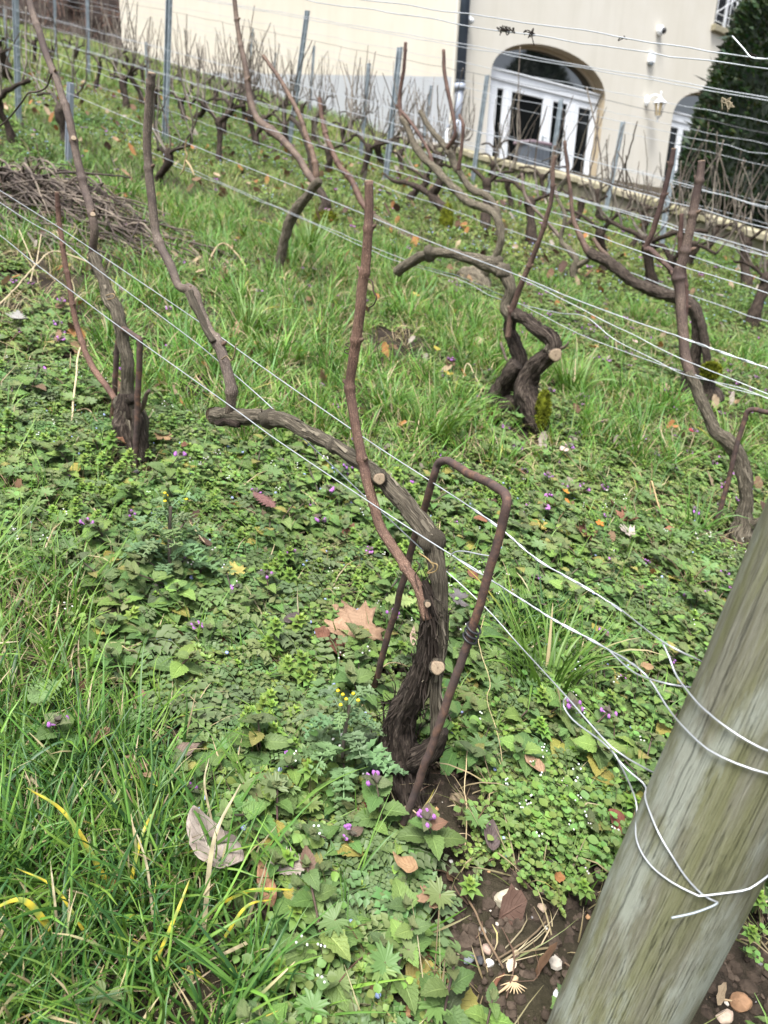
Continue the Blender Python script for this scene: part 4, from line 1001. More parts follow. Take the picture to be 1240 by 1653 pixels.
tube(mb, P_, 160, 72, ridge=.012, rough=.035, seed=3, rk=4); build('shaft', mb, MT['post'], post)
te = PBASE + PD * PL; cutface('top_face', te, PD, PR * .99, post)
def on_post(px, py, out=.002):
    """front surface of the post along a picture ray, or the rim when the ray misses"""
    o, d = CAM, nrm(ray(px, py)); m_ = o - PBASE; dd = d - PD * (d @ PD); mm = m_ - PD * (m_ @ PD)
    a, b, c = dd @ dd, 2 * dd @ mm, mm @ mm - (PR + out) ** 2; disc = b * b - 4 * a * c
    t = (-b - math.sqrt(disc)) / (2 * a) if disc > 0 else -b / (2 * a)
    p = o + d * t
    if disc <= 0: ax = PBASE + PD * ((p - PBASE) @ PD); p = ax + nrm(p - ax) * (PR + out)
    return p

# ------------------------------------------------------------------ wires
def wire(pts, r, label, group, mat='galv_wire', cat='wire', n=None, twist=None, seed=0, j=0., name='trellis_wire', parent=None):
    """pts 3D. twist: list of (t0,t1) stretches wound with a second strand"""
    P = np.array([[*p, r] for p in pts]); n = n or max(40, int(plen(P) / .02)); n = min(n, 500)
    S = spline(P, n); L = np.concatenate([[0], np.cumsum(np.linalg.norm(np.diff(S[:, :3], axis=0), axis=1))])
    if j: S[:, :3] += np.stack([fbm(np.stack([L * 6, L * 0 + seed, L * 0 + q], 1), 77) for q in (0., 5., 9.)], 1) * j
    mb = M(); T = nrm(np.gradient(S[:, :3], axis=0)); A = nrm(np.cross(T, UP)); B = np.cross(T, A)
    def strand(C, rr): tube(mb, np.concatenate([C, np.full((len(C), 1), rr)], 1), len(C), 6)
    if twist:
        f = proj(S[:, :3])[0]; amp = np.zeros(n)
        for t0, t1 in twist: amp = np.maximum(amp, np.clip((f - t0) / 10, 0, 1) * np.clip((t1 - f) / 10, 0, 1))
        ph = L * 2 * np.pi / (.085 + .02 * np.sin(L * 9)); o = (A * np.cos(ph)[:, None] + B * np.sin(ph)[:, None]) * (amp * r * 1.05)[:, None]
        strand(S[:, :3] + o, r)
        sel = amp > .01
        k = np.flatnonzero(sel); groups = np.split(k, np.flatnonzero(np.diff(k) > 1) + 1) if len(k) else []
        for g in groups:
            if len(g) > 3: strand((S[:, :3] - o)[g], r)
    else: strand(S[:, :3], r)
    o = build(name, mb, MT[mat], parent)
    if parent is None: tag(o, label, cat, group)
    return o
def rpts(pts, p0, off=0.): return [RP(x, y, p0, off) for x, y in pts]
P1 = p1
# front row
a_ = rpts([(-450, 55), (-160, 265), (-60, 340), (0, 380), (51, 421), (132, 482), (195, 529), (366, 651), (451, 713), (620, 826), (729, 896)], P1, -.035)
b_ = rpts([(860, 979), (895, 1001), (981, 1048)], P1, -.035)
def blend(pp, px, py, f, out=.003):
    """between the row plane and the post surface"""
    return RP(px, py, P1, -.035) * (1 - f) + D(px, py, depth(on_post(px, py))) * f
wire(a_ + b_ + [blend(0, 1039, 1086, .35), blend(0, 1077, 1141, .8), on_post(1100, 1170), on_post(1140, 1208), on_post(1178, 1228), on_post(1215, 1242), on_post(1245, 1250), on_post(1290, 1255)], .0010,
     'front-row wire crossing the foot of the near cane and wrapping the post', None, twist=[(728, 1045)], n=500)
wire(rpts([(981, 1048)], P1, -.035) + [blend(0, 1023, 1085, .3), blend(0, 1070, 1102, .7), D(1116, 1110, depth(on_post(1116, 1110)) + .05), D(1150, 1113, depth(on_post(1116, 1110)) + .09)], .0010, 'short loose wire end looping back from the front wire to the post edge', None)
wire(rpts([(729, 896), (735, 891), (750, 890), (775, 895), (795, 898)], P1, -.04), .0010, 'short bent wire tail that touches the right leg of the big rusty hoop', None)
wire(rpts([(-450, 32), (-200, 195), (20, 340), (88, 380), (159, 436), (298, 539), (349, 580), (420, 641), (503, 720), (590, 802), (677, 883), (777, 974), (837, 1040)], P1, .03) + [blend(0, 915, 1125, .3), blend(0, 969, 1187, .6), blend(0, 1000, 1216, .8), D(1058, 1249, depth(on_post(1058, 1249)) + .05), D(1095, 1265, depth(on_post(1058, 1249)) + .09)], .0010,
     'lowest thin trellis wire of the front row running to a loop before the post', None)
wire([blend(0, 915, 1125, .3), blend(0, 909, 1137, .3), blend(0, 926, 1163, .4), blend(0, 977, 1202, .6), blend(0, 1010, 1240, .85), on_post(1030, 1262), on_post(1042, 1290), on_post(1062, 1342), on_post(1085, 1382), on_post(1108, 1417), on_post(1135, 1445), on_post(1159, 1457, .004)], .0010,
     'wire loop strand slanting over the front of the wooden post', None)
wire([blend(0, 985, 1210, .7), blend(0, 997, 1225, .85), on_post(1010, 1285, .004), on_post(1027, 1352), on_post(1047, 1393), on_post(1084, 1424), on_post(1130, 1447, .005), on_post(1138, 1446, .004), on_post(1203, 1437), on_post(1225, 1425), on_post(1245, 1410)], .0010,
     'lower wire loop wrapped round the wooden post below all others', None)
wire([on_post(1159, 1457, .004), on_post(1150, 1463, .006), on_post(1120, 1474, .012), on_post(1084, 1482, .02)], .0010, 'dull snipped wire end sticking out from the wooden post', None, mat='galv_post')
wire(rpts([(-450, 23), (-200, 181), (20, 320), (115, 380), (315, 515), (420, 590), (581, 702), (694, 776), (760, 819), (814, 858), (868, 904), (946, 949), (1004, 986)], P1, .05) + [blend(0, 1070, 1036, .5), D(1135, 1069, depth(on_post(1135, 1069)) + .06), D(1165, 1086, depth(on_post(1135, 1069)) + .10)], .0010,
     'upper trellis wire of the front row, twisted double before the post', None, twist=[(756, 1010)], n=500)
wire([blend(0, 1070, 1038, .5), blend(0, 1080, 1060, .6), blend(0, 1093, 1092, .85), on_post(1122, 1130), on_post(1145, 1152), on_post(1170, 1172), on_post(1205, 1195), on_post(1242, 1213), on_post(1290, 1225)], .0010,
     'wire branch bending down from the twisted upper wire round the upper post', None)
# second row
P2_ = p3
wire(rpts([(-260, 8), (-20, 95), (110, 150), (300, 230), (520, 318), (700, 392), (840, 446), (900, 472), (1000, 510), (1100, 545), (1180, 574), (1260, 602), (1400, 655)], P2_, -.06), .0019, 'bright thick second-row wire turning double and twisted near the right edge', None, twist=[(866, 905), (1080, 1260)], n=500)
wire(rpts([(840, 449), (900, 478), (1000, 530), (1100, 580), (1250, 640), (1400, 700)], P2_, -.06), .0015, 'thin wire parting below the thick bright one of the second row', None, j=.004)
wire(rpts([(230, 240), (410, 318), (654, 420), (745, 447), (840, 490), (940, 540), (1060, 586), (1120, 604), (1180, 626), (1300, 655)], P2_, .03), .0014, 'lower wire of the second row, upper of its loose pair', None, j=.005, seed=3)
wire(rpts([(280, 266), (470, 345), (620, 412), (745, 452), (790, 478), (840, 492), (900, 505), (945, 512), (990, 548), (1050, 578), (1110, 604), (1200, 628), (1300, 668)], P2_, .0), .0014, 'lower wire of the second row, wavy lower one of its loose pair', None, j=.005, seed=4)
def rowwire(k, s, label, group=None, x0=-250, x1=1400, r=.0024, off=0., sag=0., **kw):
    p0 = rowpoint(k) if k > 2 else P2_
    pts = []
    for x in np.linspace(x0, x1, 9):
        pts.append(RP(x, s_line(s, x) + sag * math.sin((x - x0) / 210.), p0, off))
    return wire(pts, r, label, group, mat=kw.pop('mat', 'galv_wire_far'), j=kw.pop('j', .006), n=160, **kw)
rowwire(2, .144, 'topmost bright wire crossing high over the arched window', r=.0017, sag=2, seed=1)
rowwire(2, .153, 'second wire from the top, close under the topmost one and carrying dried tendrils', r=.0017, sag=-2, seed=2)
rowwire(2, .330, 'thin middle wire of the second row', r=.0013, seed=9)
GW = {3: 'third row trellis wires', 4: 'fourth row trellis wires', 5: 'fifth row trellis wires', 6: 'sixth row trellis wires'}
for i, s in enumerate((.175, .1776)): rowwire(3, s, 'wire of the close upper pair of the third row over the arched window', GW[3], r=.0022, seed=10 + i, off=.04 * i)
for i, s in enumerate((.2607, .278, .2985, .3005, .320, .352)): rowwire(3, s, 'trellis wire of the third vine row', GW[3], r=.0021, seed=20 + i, off=.05 * (i % 2), j=.012)
for i, s in enumerate((.194, .203, .2197, .262, .300)): rowwire(4, s, 'thin trellis wire of the fourth vine row' if s != .203 else 'dark taut wire crossing the middle of the arched window', GW[4] if s != .203 else None, mat='dark_wire' if s == .203 else 'galv_wire_far', r=.0020, seed=30 + i, off=.05 * (i % 2), j=.014)
for i, s in enumerate((.212, .2285, .275)): rowwire(5, s, 'thin distant trellis wire of the fifth vine row', GW[5], r=.0020, seed=40 + i, j=.016)
for i, s in enumerate((.258,)): rowwire(6, s, 'faint farthest trellis wire near the house', GW[6], r=.0018, seed=50 + i, j=.016)
# dried tendrils left on the high wires
def knot(px, py, k, w_, label, seed, mat='dark', p0=None, name='dried_tendril', hang=12, col=(.6, .6, .6)):
    p0 = P2_ if p0 is None else p0; r = random.Random(seed); mb = M()
    for i in range(k):
        x, y = px + r.uniform(-w_, w_), py + r.uniform(-3, 3); pts = []
        for q in range(7): pts.append((x + r.uniform(-7, 7), y + r.uniform(-6, hang) * (q / 6 + .3), 1))
        P = path(pts, p0, r.uniform(-.01, .01)); tube(mb, [[*a[:3], .0016] for a in P], 40, 5, c=col)
    tag(build(name, mb, MT[mat]), label, 'dried tendril')
knot(818, 46, 5, 14, 'black tangle of dried tendrils on the high wire above the arched window', 1)
knot(852, 50, 3, 8, 'smaller black tuft of dried tendrils hanging right of the tangle', 2, hang=16)
knot(1007, 63, 1, 3, 'tiny dark tendril knot alone on the topmost wire', 3, hang=5)
knot(1175, 165, 4, 9, 'pale curled tendril remains on a wire before the conifer', 4, mat='straw')
knot(1212, 92, 2, 6, 'dark tendril knot on the top wire at the right edge', 5, hang=6)
mb = M(); P = path([(1182, 58, 1), (1200, 78, 1), (1212, 92, 1), (1226, 95, 1), (1250, 95, 1)], P2_, -.01); tube(mb, [[*a[:3], .0022] for a in P], 30, 6); tag(build('wire_end', mb, MT['galv_wire']), 'white bent wire end sticking up before the conifer', 'wire')
# withered leaf strands hanging from the second-row wire
mb = M(); P = path([(301, 226, 1), (299, 240, 1), (302, 252, 1), (298, 262, 1)], P2_, -.07); tube(mb, [[*a[:3], .004] for a in P], 20, 6, rough=.5, twist=20, c=(.7, .6, .45))
for pp in ([(299, 258), (297, 272), (291, 282)], [(300, 258), (308, 270), (314, 284)]): P = path([(a, b, 1) for a, b in pp], P2_, -.07); tube(mb, [[*P[0][:3], .004], [*P[1][:3], .006], [*P[2][:3], .003]], 12, 6, rough=.3, c=(.9, .85, .7))
tag(build('withered_leaf', mb, MT['straw']), 'pale withered twisted leaf strand hanging from the second-row wire', 'dead leaf')

# ------------------------------------------------------------------ rusty hoops
def hoop(pts, p0, off, r, label, extra=()):
    t = thing('iron_hoop', label, 'iron hoop', path([pts[0]], p0, off)[0][:3]); mb = M()
    P = [[*q[:3], r] for q in path(pts, p0, off)]; tube(mb, P, 260, 14, rough=.10, seed=4, rj=.002); build('rod', mb, MT['rust'], t); return t
offs = .06
hp = hoop([(585, 1180, 1, .09), (592, 1148, 1, .09), (615, 1070, 1, .08), (640, 980, 1, .075), (665, 885, 1, .07), (688, 810, 1, .06), (701, 765, 1, .05), (707, 750, 1, .05), (716, 745, 1, .045), (728, 747, 1, .04), (760, 766, 1, .0), (800, 786, 1, -.04), (812, 792, 1, -.05), (818, 802, 1, -.055), (817, 820, 1, -.06), (802, 880, 1, -.06), (780, 960, 1, -.065), (748, 1060, 1, -.07), (710, 1170, 1, -.075), (684, 1240, 1, -.08), (664, 1295, 1, -.08), (650, 1330, 1, -.08)], p1, 0, .0059,
          'large rusty iron hoop standing over the nearest grapevine')
mb = M()
for y in (1014, 1022, 1030):
    c0 = RP(765 - (y - 1014) * .4, y, p1, -.066); ax = nrm(RP(748, 1060, p1, -.07) - RP(780, 960, p1, -.065)); a1 = nrm(np.cross(ax, UP)); b1 = np.cross(ax, a1)
    tube(mb, [[*(c0 + (a1 * math.cos(t) + b1 * math.sin(t)) * .0095 + ax * .003 * math.sin(t)), .0017] for t in np.linspace(0, 2 * math.pi, 16)], 40, 6)
tag(build('wire_clip', mb, MT['black']), 'black coiled clip round the right leg of the large rusty hoop', 'clip')
hoop([(178, 705, 1, .03), (182, 670, 1, .03), (187, 600, 1, .03), (191, 545, 1, .03), (193, 532, 1, .02), (200, 531, 1, .0), (215, 541, 1, -.02), (224, 546, 1, -.03), (226, 556, 1, -.03), (224, 600, 1, -.03), (221, 680, 1, -.03), (218, 760, 1, -.03)], p2, 0, .0075, 'small rusty iron hoop straddling the slim vine at the left')
hoop([(1158, 840, 1, .0), (1172, 790, 1), (1190, 720, 1), (1203, 675, 1), (1208, 664, 1), (1218, 661, 1), (1240, 665, 1, -.02), (1268, 672, 1, -.04), (1276, 690, 1, -.05), (1268, 760, 1, -.05), (1255, 880, 1, -.05)], p4, -.06, .0075, 'rusty iron hoop of the second row half hidden by the wooden post')

# ------------------------------------------------------------------ metal posts
def metal_post(bx, by, tx, ty, label, w_=.045, mat='galv_post', row=None, hooks=True):
    b = G(bx, by); p0 = b; top = RP(tx, ty, p0); L = np.linalg.norm(top - b); t = thing('steel_post', label, 'post', b)
    ax = nrm(top - b); side = nrm(np.cross(RN, ax)); fr = np.cross(ax, side); mb = M(); th = .003; d = .03
    b0 = b - ax * .15; Lf = L + .15
    # open steel channel: web and two lips
    box(mb, b0 - side * w_ / 2 - fr * th / 2, side * w_, fr * th, ax * Lf)
    for s in (-1, 1): box(mb, b0 + side * (s * w_ / 2 - th / 2 + (.0005 * s)) - fr * (d - th / 2 - .001), side * th, fr * d, ax * Lf * .999); box(mb, b0 + side * (s * (w_ / 2 - .007) - .006) - fr * (d + .001), side * .012, fr * th, ax * Lf * .998)
    if hooks:
        hk = mb; n = int(L / .11)
        for i in range(2, n): 
            for s in (-1, 1): q = b + ax * (i * .11) + side * s * (w_ / 2); bbox(hk, q - side * (.0 if s > 0 else .008) - fr * .02, side * .008, fr * .02, ax * .022, .002)
    build('channel', mb, MT[mat], t, smooth=False)
for a in [
 (33, 202, 26, -60, 'steel trellis post at the left edge rising out of frame', .06), (268, 228, 277, -70, 'broad steel trellis post rising past the top left of the cream wall', .075),
 (145, 128, 141, -40, 'thin steel post before the dark hedge between two others', .06), (92, 100, 88, -40, 'steel post in front of the dark hedge at the far left end', .06),
 (196, 78, 190, -40, 'steel post by the far left corner of the cream wall', .08), (15, 112, 9, 14, 'short pale blue post with a cut top in the top left corner', .055),
 (466, 250, 498, 17, 'leaning steel post in front of the grey-painted left wall', .055), (583, 258, 597, 102, 'slim leaning steel post in the middle of the left wall', .045),
 (623, 296, 647, 76, 'leaning steel post right of the middle, before the grey band', .06), (500, 188, 508, 74, 'farther steel post just right of the leaning one on the left wall', .055),
 (437, 160, 446, 85, 'small far steel post left of the tall leaning one', .05), (400, 118 + 30, 409, 46, 'far steel post before the left part of the cream wall', .05),
 (681, 250, 697, 138, 'thin far steel post near the downpipe', .045), (763, 298, 788, 121, 'leaning steel post just left of the arched door', .055),
 (885, 322, 907, 160, 'steel post standing before the panes of the arched door', .055), (978, 345, 1007, 196, 'steel post on the wall between door and lantern', .055),
 (1068, 400, 1090, 240, 'steel post before the second arched door beside the conifer', .055), (240, 160, 237, 68, 'thin pale post above the tall cut cane', .045),
]: metal_post(*a[:4], a[4], w_=a[5])
t = metal_post(113, 270, 117, 134, 'short pale green stake with a flat top behind the big leaning cane', w_=.05, mat='pipe', hooks=False)
def whitepipe(bx, by, tx, ty, label):
    b = G(bx, by); top = RP(tx, ty, b); mb = M(); tube(mb, [[*(b - UP * .1), .03], [*top, .03]], 6, 12); t = thing('stake_sleeve', label, 'stake', b); build('tube', mb, MT['white'], t)
    mb = M(); tube(mb, [[*(top + UP * .001), .034], [*(top - UP * .03), .034]], 4, 12); build('rim', mb, MT['pipe'], t)
whitepipe(716, 268, 724, 202, 'pale plastic sleeve on a stake below the downpipe')
# leftover netting, white: bent pale slats lying on the far grass
# ------------------------------------------------------------------ vegetation
MT['nettle'] = leafmat('nettle_leaves', .13, .55, True)
MT['leaf'] = leafmat('small_leaves', .14, .5)
MT['blade'] = leafmat('grass_blades', .18, .42)
rg = np.random.default_rng(42)
class T_:
    """a plant template: quads, uv, colour"""
    def __init__(s): s.m = M()
    def arr(s): return s.m.data()
def rotm(ax, a):
    return np.array(Matrix.Rotation(a, 3, Vector(ax)))
def leaf(mb, L, W, seg=9, kind='heart', fold=.25, droop=.3, teeth=.12, org=(0, 0, 0), az=0., tilt=0., c=(.1, .15, .05), roll=0., wr=.09, nt=None):
    """one leaf pointing along +y, then tilted up by tilt and turned by az"""
    t = np.linspace(0, 1, seg + 1)
    if kind == 'heart': w_ = np.sin(np.pi * np.clip(t, 0, 1) ** .62) ** .75 * (1 - t * .28); w_[0] = .12
    elif kind == 'oval': w_ = np.sin(np.pi * t ** .85) ** .8; w_[0] = .08
    elif kind == 'spoon': w_ = np.where(t < .35, .16, np.sin(np.pi * ((t - .35) / .65) ** .8) ** .7)
    else: w_ = np.sin(np.pi * t) ** .6
    w_[-1] = .03
    if teeth: w_ = w_ * (1 + teeth * (np.arange(seg + 1) % 2 * 2 - 1))
    s = np.array([-1, -.5, 0, .5, 1.])
    TT, S = np.meshgrid(t, s, indexing='ij')
    x = S * w_[:, None] * W / 2; y = TT * L - (0.16 * L * np.abs(S) ** 1.5 * (1 - TT) ** 3 if kind == 'heart' else 0)
    z = np.abs(x) * fold - droop * L * TT ** 2 + wr * L * np.sin(TT * 26 - np.abs(S) * 4) * np.abs(S) * (1 - .5 * np.abs(S)) * .5
    V = np.stack([x, y, z], -1).reshape(-1, 3)
    if roll: V = V @ rotm((0, 1, 0), roll).T
    V = V @ rotm((1, 0, 0), tilt).T; V = V @ rotm((0, 0, 1), az).T + np.asarray(org)
    i, k = np.meshgrid(np.arange(seg), np.arange(4), indexing='ij')
    f = np.stack([i * 5 + k, i * 5 + k + 1, (i + 1) * 5 + k + 1, (i + 1) * 5 + k], -1).reshape(-1, 4)
    mb.add(V, f, np.stack([S, TT], -1).reshape(-1, 2), c)
def lobed(mb, Rr, n=7, org=(0, 0, 0), az=0., tilt=0., c=(.1, .15, .05), depth_=.5, cup=.2, seg=9):
    """round, deeply cut leaf"""
    K = n * seg; an = np.linspace(-2.75, 2.75, K); ph = (an + 2.75) / 5.5 * n
    fr = np.abs((ph % 1) - .5) * 2; out = Rr * (1 - depth_ * fr ** 3) * (1 + .15 * np.cos(ph * 2 * np.pi * 3 + .4)) * (1 - .12 * (np.abs(an) / 2.75))
    rings = np.array([.02, .35, .7, 1.]); V = []
    for q in rings: V.append(np.stack([np.sin(an) * out * q, np.cos(an) * out * q, cup * Rr * q ** 2 + (1 - fr) * .10 * Rr * q - .02 * Rr], -1))
    V = np.array(V).reshape(-1, 3) @ rotm((1, 0, 0), tilt).T; V = V @ rotm((0, 0, 1), az).T + np.asarray(org)
    i, k = np.meshgrid(np.arange(3), np.arange(K - 1), indexing='ij')
    f = np.stack([i * K + k, i * K + k + 1, (i + 1) * K + k + 1, (i + 1) * K + k], -1).reshape(-1, 4)
    u = np.concatenate([np.stack([(fr * .9 + .02), np.full(K, q)], -1) for q in rings]); mb.add(V, f, u, c)
def stalk(mb, pts, r, c, K=4, n=5): tube(mb, [[*p, r] for p in pts], n, K, cap=False, c=c)
def jig(c, a=.12): return np.asarray(c) * rg.uniform(1 - a, 1 + a, 3) * rg.uniform(1 - a, 1 + a)
G_NET, G_NETL, G_PUR = (.098, .165, .046), (.155, .23, .058), (.11, .095, .075)
def t_nettle(h, flower=False, seg=9, big=1.):
    mb = M(); lean = rg.normal(size=2) * .35 * h; top = np.array([lean[0], lean[1], h]); n = 4 if h > .05 else 3
    mid = top * [.25, .25, .5]
    stalk(mb, [(0, 0, -.01), mid, top], .0013, jig((.10, .07, .055)), 4, 6)
    az = rg.random() * 3
    for i in range(n + 1):
        f = (i + .6) / (n + .8); p = mid * (2 * f) if f < .5 else mid + (top - mid) * (2 * f - 1); az += math.pi / 2 + rg.normal() * .2
        s = (.038 * (1 - .55 * f ** 1.6)) * big * rg.uniform(.85, 1.15); pur = max(0, f - .72) * 2.4 if flower else max(0, f - .85) * 2
        for q in (0, math.pi):
            base = jig(np.array(G_NET) * rg.uniform(.8, 1.25)) if rg.random() > .16 else jig(G_NETL)
            if rg.random() < .07: base = jig([(.24, .22, .06), (.055, .09, .04), (.16, .10, .06)][rg.integers(3)])
            col = base * (1 - pur) + np.array(G_PUR) * pur; a = az + q + rg.normal() * .15
            pl = .5 * s * (1 - f * .7); d = np.array([-math.sin(a), math.cos(a), 0]); o = p + d * pl + [0, 0, pl * .3]
            stalk(mb, [p, o], .0007, col, 3, 2)
            leaf(mb, s, s * rg.uniform(.85, 1.0), seg, 'heart', rg.uniform(.1, .45), rg.uniform(.1, .5), .085, o, a, rg.uniform(-.15, .35) + .35 * f, col, rg.normal() * .15)
    for q in range(5):
        a = rg.random() * 6.28; leaf(mb, .010 * big, .008, 4, 'heart', .4, .1, 0, top, a, rg.uniform(.3, 1.1), np.array(G_PUR) * (1 if flower else .6) + np.array(G_NETL) * (0 if flower else .5))
    if flower:
        for q in range(rg.integers(3, 7)):
            a = rg.random() * 6.28; d = np.array([math.cos(a), math.sin(a), .5]); o = top + [0, 0, -.006] + d * .004
            blob(mb, o + d * .008, .0038, .0030, .0040, 5, 6, .1, 1, c=(.46, .18, .55)); tube(mb, [[*o, .0011], [*(o + d * .008), .0021]], 3, 5, cap=False, c=(.48, .22, .56))
    return mb.data()
def t_sprawl(bright=False, n=4, seg=3, nl=5, big=1.):
    """chickweed / speedwell: trailing stems with little paired leaves"""
    mb = M(); cb = (.155, .225, .055) if bright else (.12, .175, .055)
    for k in range(n):
        a = rg.random() * 6.28; L = rg.uniform(.03, .075); d = np.array([math.cos(a), math.sin(a), 0]); e = d * L + [0, 0, rg.uniform(.008, .03)]; m_ = e * .5 + [0, 0, .012]
        stalk(mb, [(0, 0, 0), m_, e], .0007, (.11, .10, .05), 3, 5 if seg > 2 else 3)
        for f in np.linspace(.2, 1, nl):
            p = (m_ * 2 * f if f < .5 else m_ + (e - m_) * (2 * f - 1)); s = rg.uniform(.007, .012) * (1.1 - .3 * f) * big; aa = rg.random() * 3
            for q in (0, math.pi): leaf(mb, s, s * .85, seg + (seg == 3), 'oval', .3, .25, .0, p, aa + q, rg.uniform(-.1, .5), jig(cb, .15))
        for q in range(5 if seg > 2 else 2): leaf(mb, .006 * big, .0045 * big, 2, 'oval', .4, .0, 0, e, q * 1.05, rg.uniform(.4, .9), jig((.17, .24, .06), .12))
    if rg.random() < .35: blob(mb, m_ + [0, 0, .006], .0028, .0028, .0018, 5, 7, .2, c=(.35, .42, .72))
    return mb.data()
def t_whorl():
    """fresh light green rosette"""
    mb = M(); h = rg.uniform(.02, .05); stalk(mb, [(0, 0, 0), (0, 0, h)], .001, (.12, .12, .05), 4, 3)
    for lay in range(4):
        s = .013 * (1 - lay * .2)
        for q in range(6 - (lay > 2)): leaf(mb, s * rg.uniform(.85, 1.15), s * .7, 5, 'heart', .35, .15, .12, (0, 0, h - .006 + lay * .0035), q * 1.05 + lay * .5, .1 + lay * .32, jig((.12 + lay * .022, .20 + lay * .03, .045), .1))
    return mb.data()
def t_lobed(n=5):
    mb = M()
    for k in range(n):
        a = rg.random() * 6.28; L = rg.uniform(.025, .07); h = rg.uniform(.012, .05); e = np.array([math.cos(a) * L, math.sin(a) * L, h]); stalk(mb, [(0, 0, 0), e * [.5, .5, .8], e], .0008, jig((.15, .10, .06)), 4, 4)
        lobed(mb, rg.uniform(.012, .020), 7, e, rg.random() * 6.28, rg.normal() * .25, jig((.12, .18, .058), .15), rg.uniform(.45, .68), .12)
    return mb.data()
def t_fern(n=4, col=(.10, .155, .055)):
    """cow-parsley-like cut leaves"""
    mb = M()
    for k in range(n):
        a = k * 6.28 / n + rg.normal() * .4; L = rg.uniform(.05, .085); d = np.array([math.cos(a), math.sin(a), 0]); s = np.array([-d[1], d[0], 0]); c = jig(col, .15)
        h = rg.uniform(.015, .045); pts = [d * L * f + [0, 0, h * math.sin(f * 2.4)] for f in np.linspace(0, 1, 6)]; stalk(mb, pts, .0007, c, 3, 8)
        for f in np.linspace(.3, 1, 7):
            p = d * L * f + np.array([0, 0, h * math.sin(f * 2.4)]); w_ = L * .42 * (1.15 - f)
            for sg in (-1, 1):
                for g in (.5, 1.0):
                    o = p + s * sg * w_ * (g - .3); an = math.atan2(-(s[0] * sg * .8 + d[0] * .6), s[1] * sg * .8 + d[1] * .6)
                    leaf(mb, w_ * .5 + .003, w_ * .34 + .002, 3, 'oval', .2, .1, .25, o, an + rg.normal() * .3, rg.normal() * .2, c)
        leaf(mb, .010, .007, 3, 'oval', .2, .1, .2, pts[-1], math.atan2(-d[0], d[1]), -.2, c)
    return mb.data()
def t_cress(n=7):
    """round little leaflets on thin stalks"""
    mb = M()
    for k in range(n):
        a = rg.random() * 6.28; L = rg.uniform(.02, .05); h = rg.uniform(.02, .055); e = np.array([math.cos(a) * L, math.sin(a) * L, h]); stalk(mb, [(0, 0, 0), e * [.6, .6, .5], e], .0006, (.11, .15, .05), 3, 4)
        for f in (.55, .8, 1.):
            for sg in ((-1, 1) if f < 1 else (0,)):
                p = e * f; s = rg.uniform(.006, .010) * (1.3 if f == 1 else 1); leaf(mb, s, s, 4, 'oval', .1, .1, 0, p, a - 1.57 + sg * 1.4, rg.uniform(-.1, .4), jig((.13, .21, .055), .15))
    if rg.random() < .3:
        for q in range(3): blob(mb, e + rg.normal(size=3) * .004 + [0, 0, .012], .0016, .0016, .0012, 4, 6, .2, c=(.7, .7, .68))
    return mb.data()
def blade(mb, L, w_, az, lean, curl, c, seg=5, org=(0, 0, 0), tip=None, twist=0.):
    t = np.linspace(0, 1, seg + 1); th = lean + curl * t ** 1.4; ds = L / seg
    h = np.concatenate([[0], np.cumsum(np.sin(th[:-1]) * ds)]); z = np.concatenate([[0], np.cumsum(np.cos(th[:-1]) * ds)])
    ww = w_ / 2 * np.minimum(1, (1.02 - t) ** .6 * 1.25) * np.minimum(1, .55 + t * 2)
    tw = twist * t; x1 = ww * np.cos(tw); dz = ww * np.sin(tw)
    d = np.array([math.cos(az), math.sin(az)]); s = np.array([-d[1], d[0]])
    mid = np.stack([d[0] * h, d[1] * h, z], -1) + np.asarray(org); sv = np.stack([s[0] * x1, s[1] * x1, dz], -1); nrm_ = np.stack([d[0] * np.cos(th), d[1] * np.cos(th), -np.sin(th)], -1)
    V = np.stack([mid - sv, mid - nrm_ * ww[:, None] * .5, mid + sv], 1).reshape(-1, 3)
    i, k = np.meshgrid(np.arange(seg), np.arange(2), indexing='ij')
    f = np.stack([i * 3 + k, i * 3 + k + 1, (i + 1) * 3 + k + 1, (i + 1) * 3 + k], -1).reshape(-1, 4)
    cc = np.repeat(np.asarray(c, float)[None], seg + 1, 0)
    if tip is not None: q = np.clip((t - .55) / .3, 0, 1)[:, None]; cc = cc * (1 - q) + np.asarray(tip) * q
    mb.add(V, f, np.stack([np.tile([-1, 0, 1.], seg + 1), np.repeat(t, 3)], -1), np.repeat(cc, 3, 0))
STRAW, YEL = (.36, .29, .17), (.34, .29, .05)
def t_grass(n=16, L=(.08, .2), w_=(.0022, .0045), spread=.02, pal=((.10, .19, .030), (.14, .24, .042), (.07, .145, .030)), seg=5, dead=.10, flat=0.):
    mb = M()
    for k in range(n):
        c = np.array(pal[rg.integers(len(pal))]) * rg.uniform(.8, 1.25); tip = None; u = rg.random(); Lk = rg.uniform(*L)
        if u < dead: c = np.array(STRAW) * rg.uniform(.6, 1.2); Lk *= .8
        elif u < dead + .10: tip = YEL if rg.random() < .35 else STRAW
        r = rg.random() * spread; a = rg.random() * 6.28
        blade(mb, Lk, rg.uniform(*w_), a + rg.normal() * .5, rg.uniform(.05, .45) + flat * rg.random(), rg.uniform(.2, 1.7), c, seg, (math.cos(a) * r, math.sin(a) * r, -.004), tip, rg.normal() * .8)
    return mb.data()

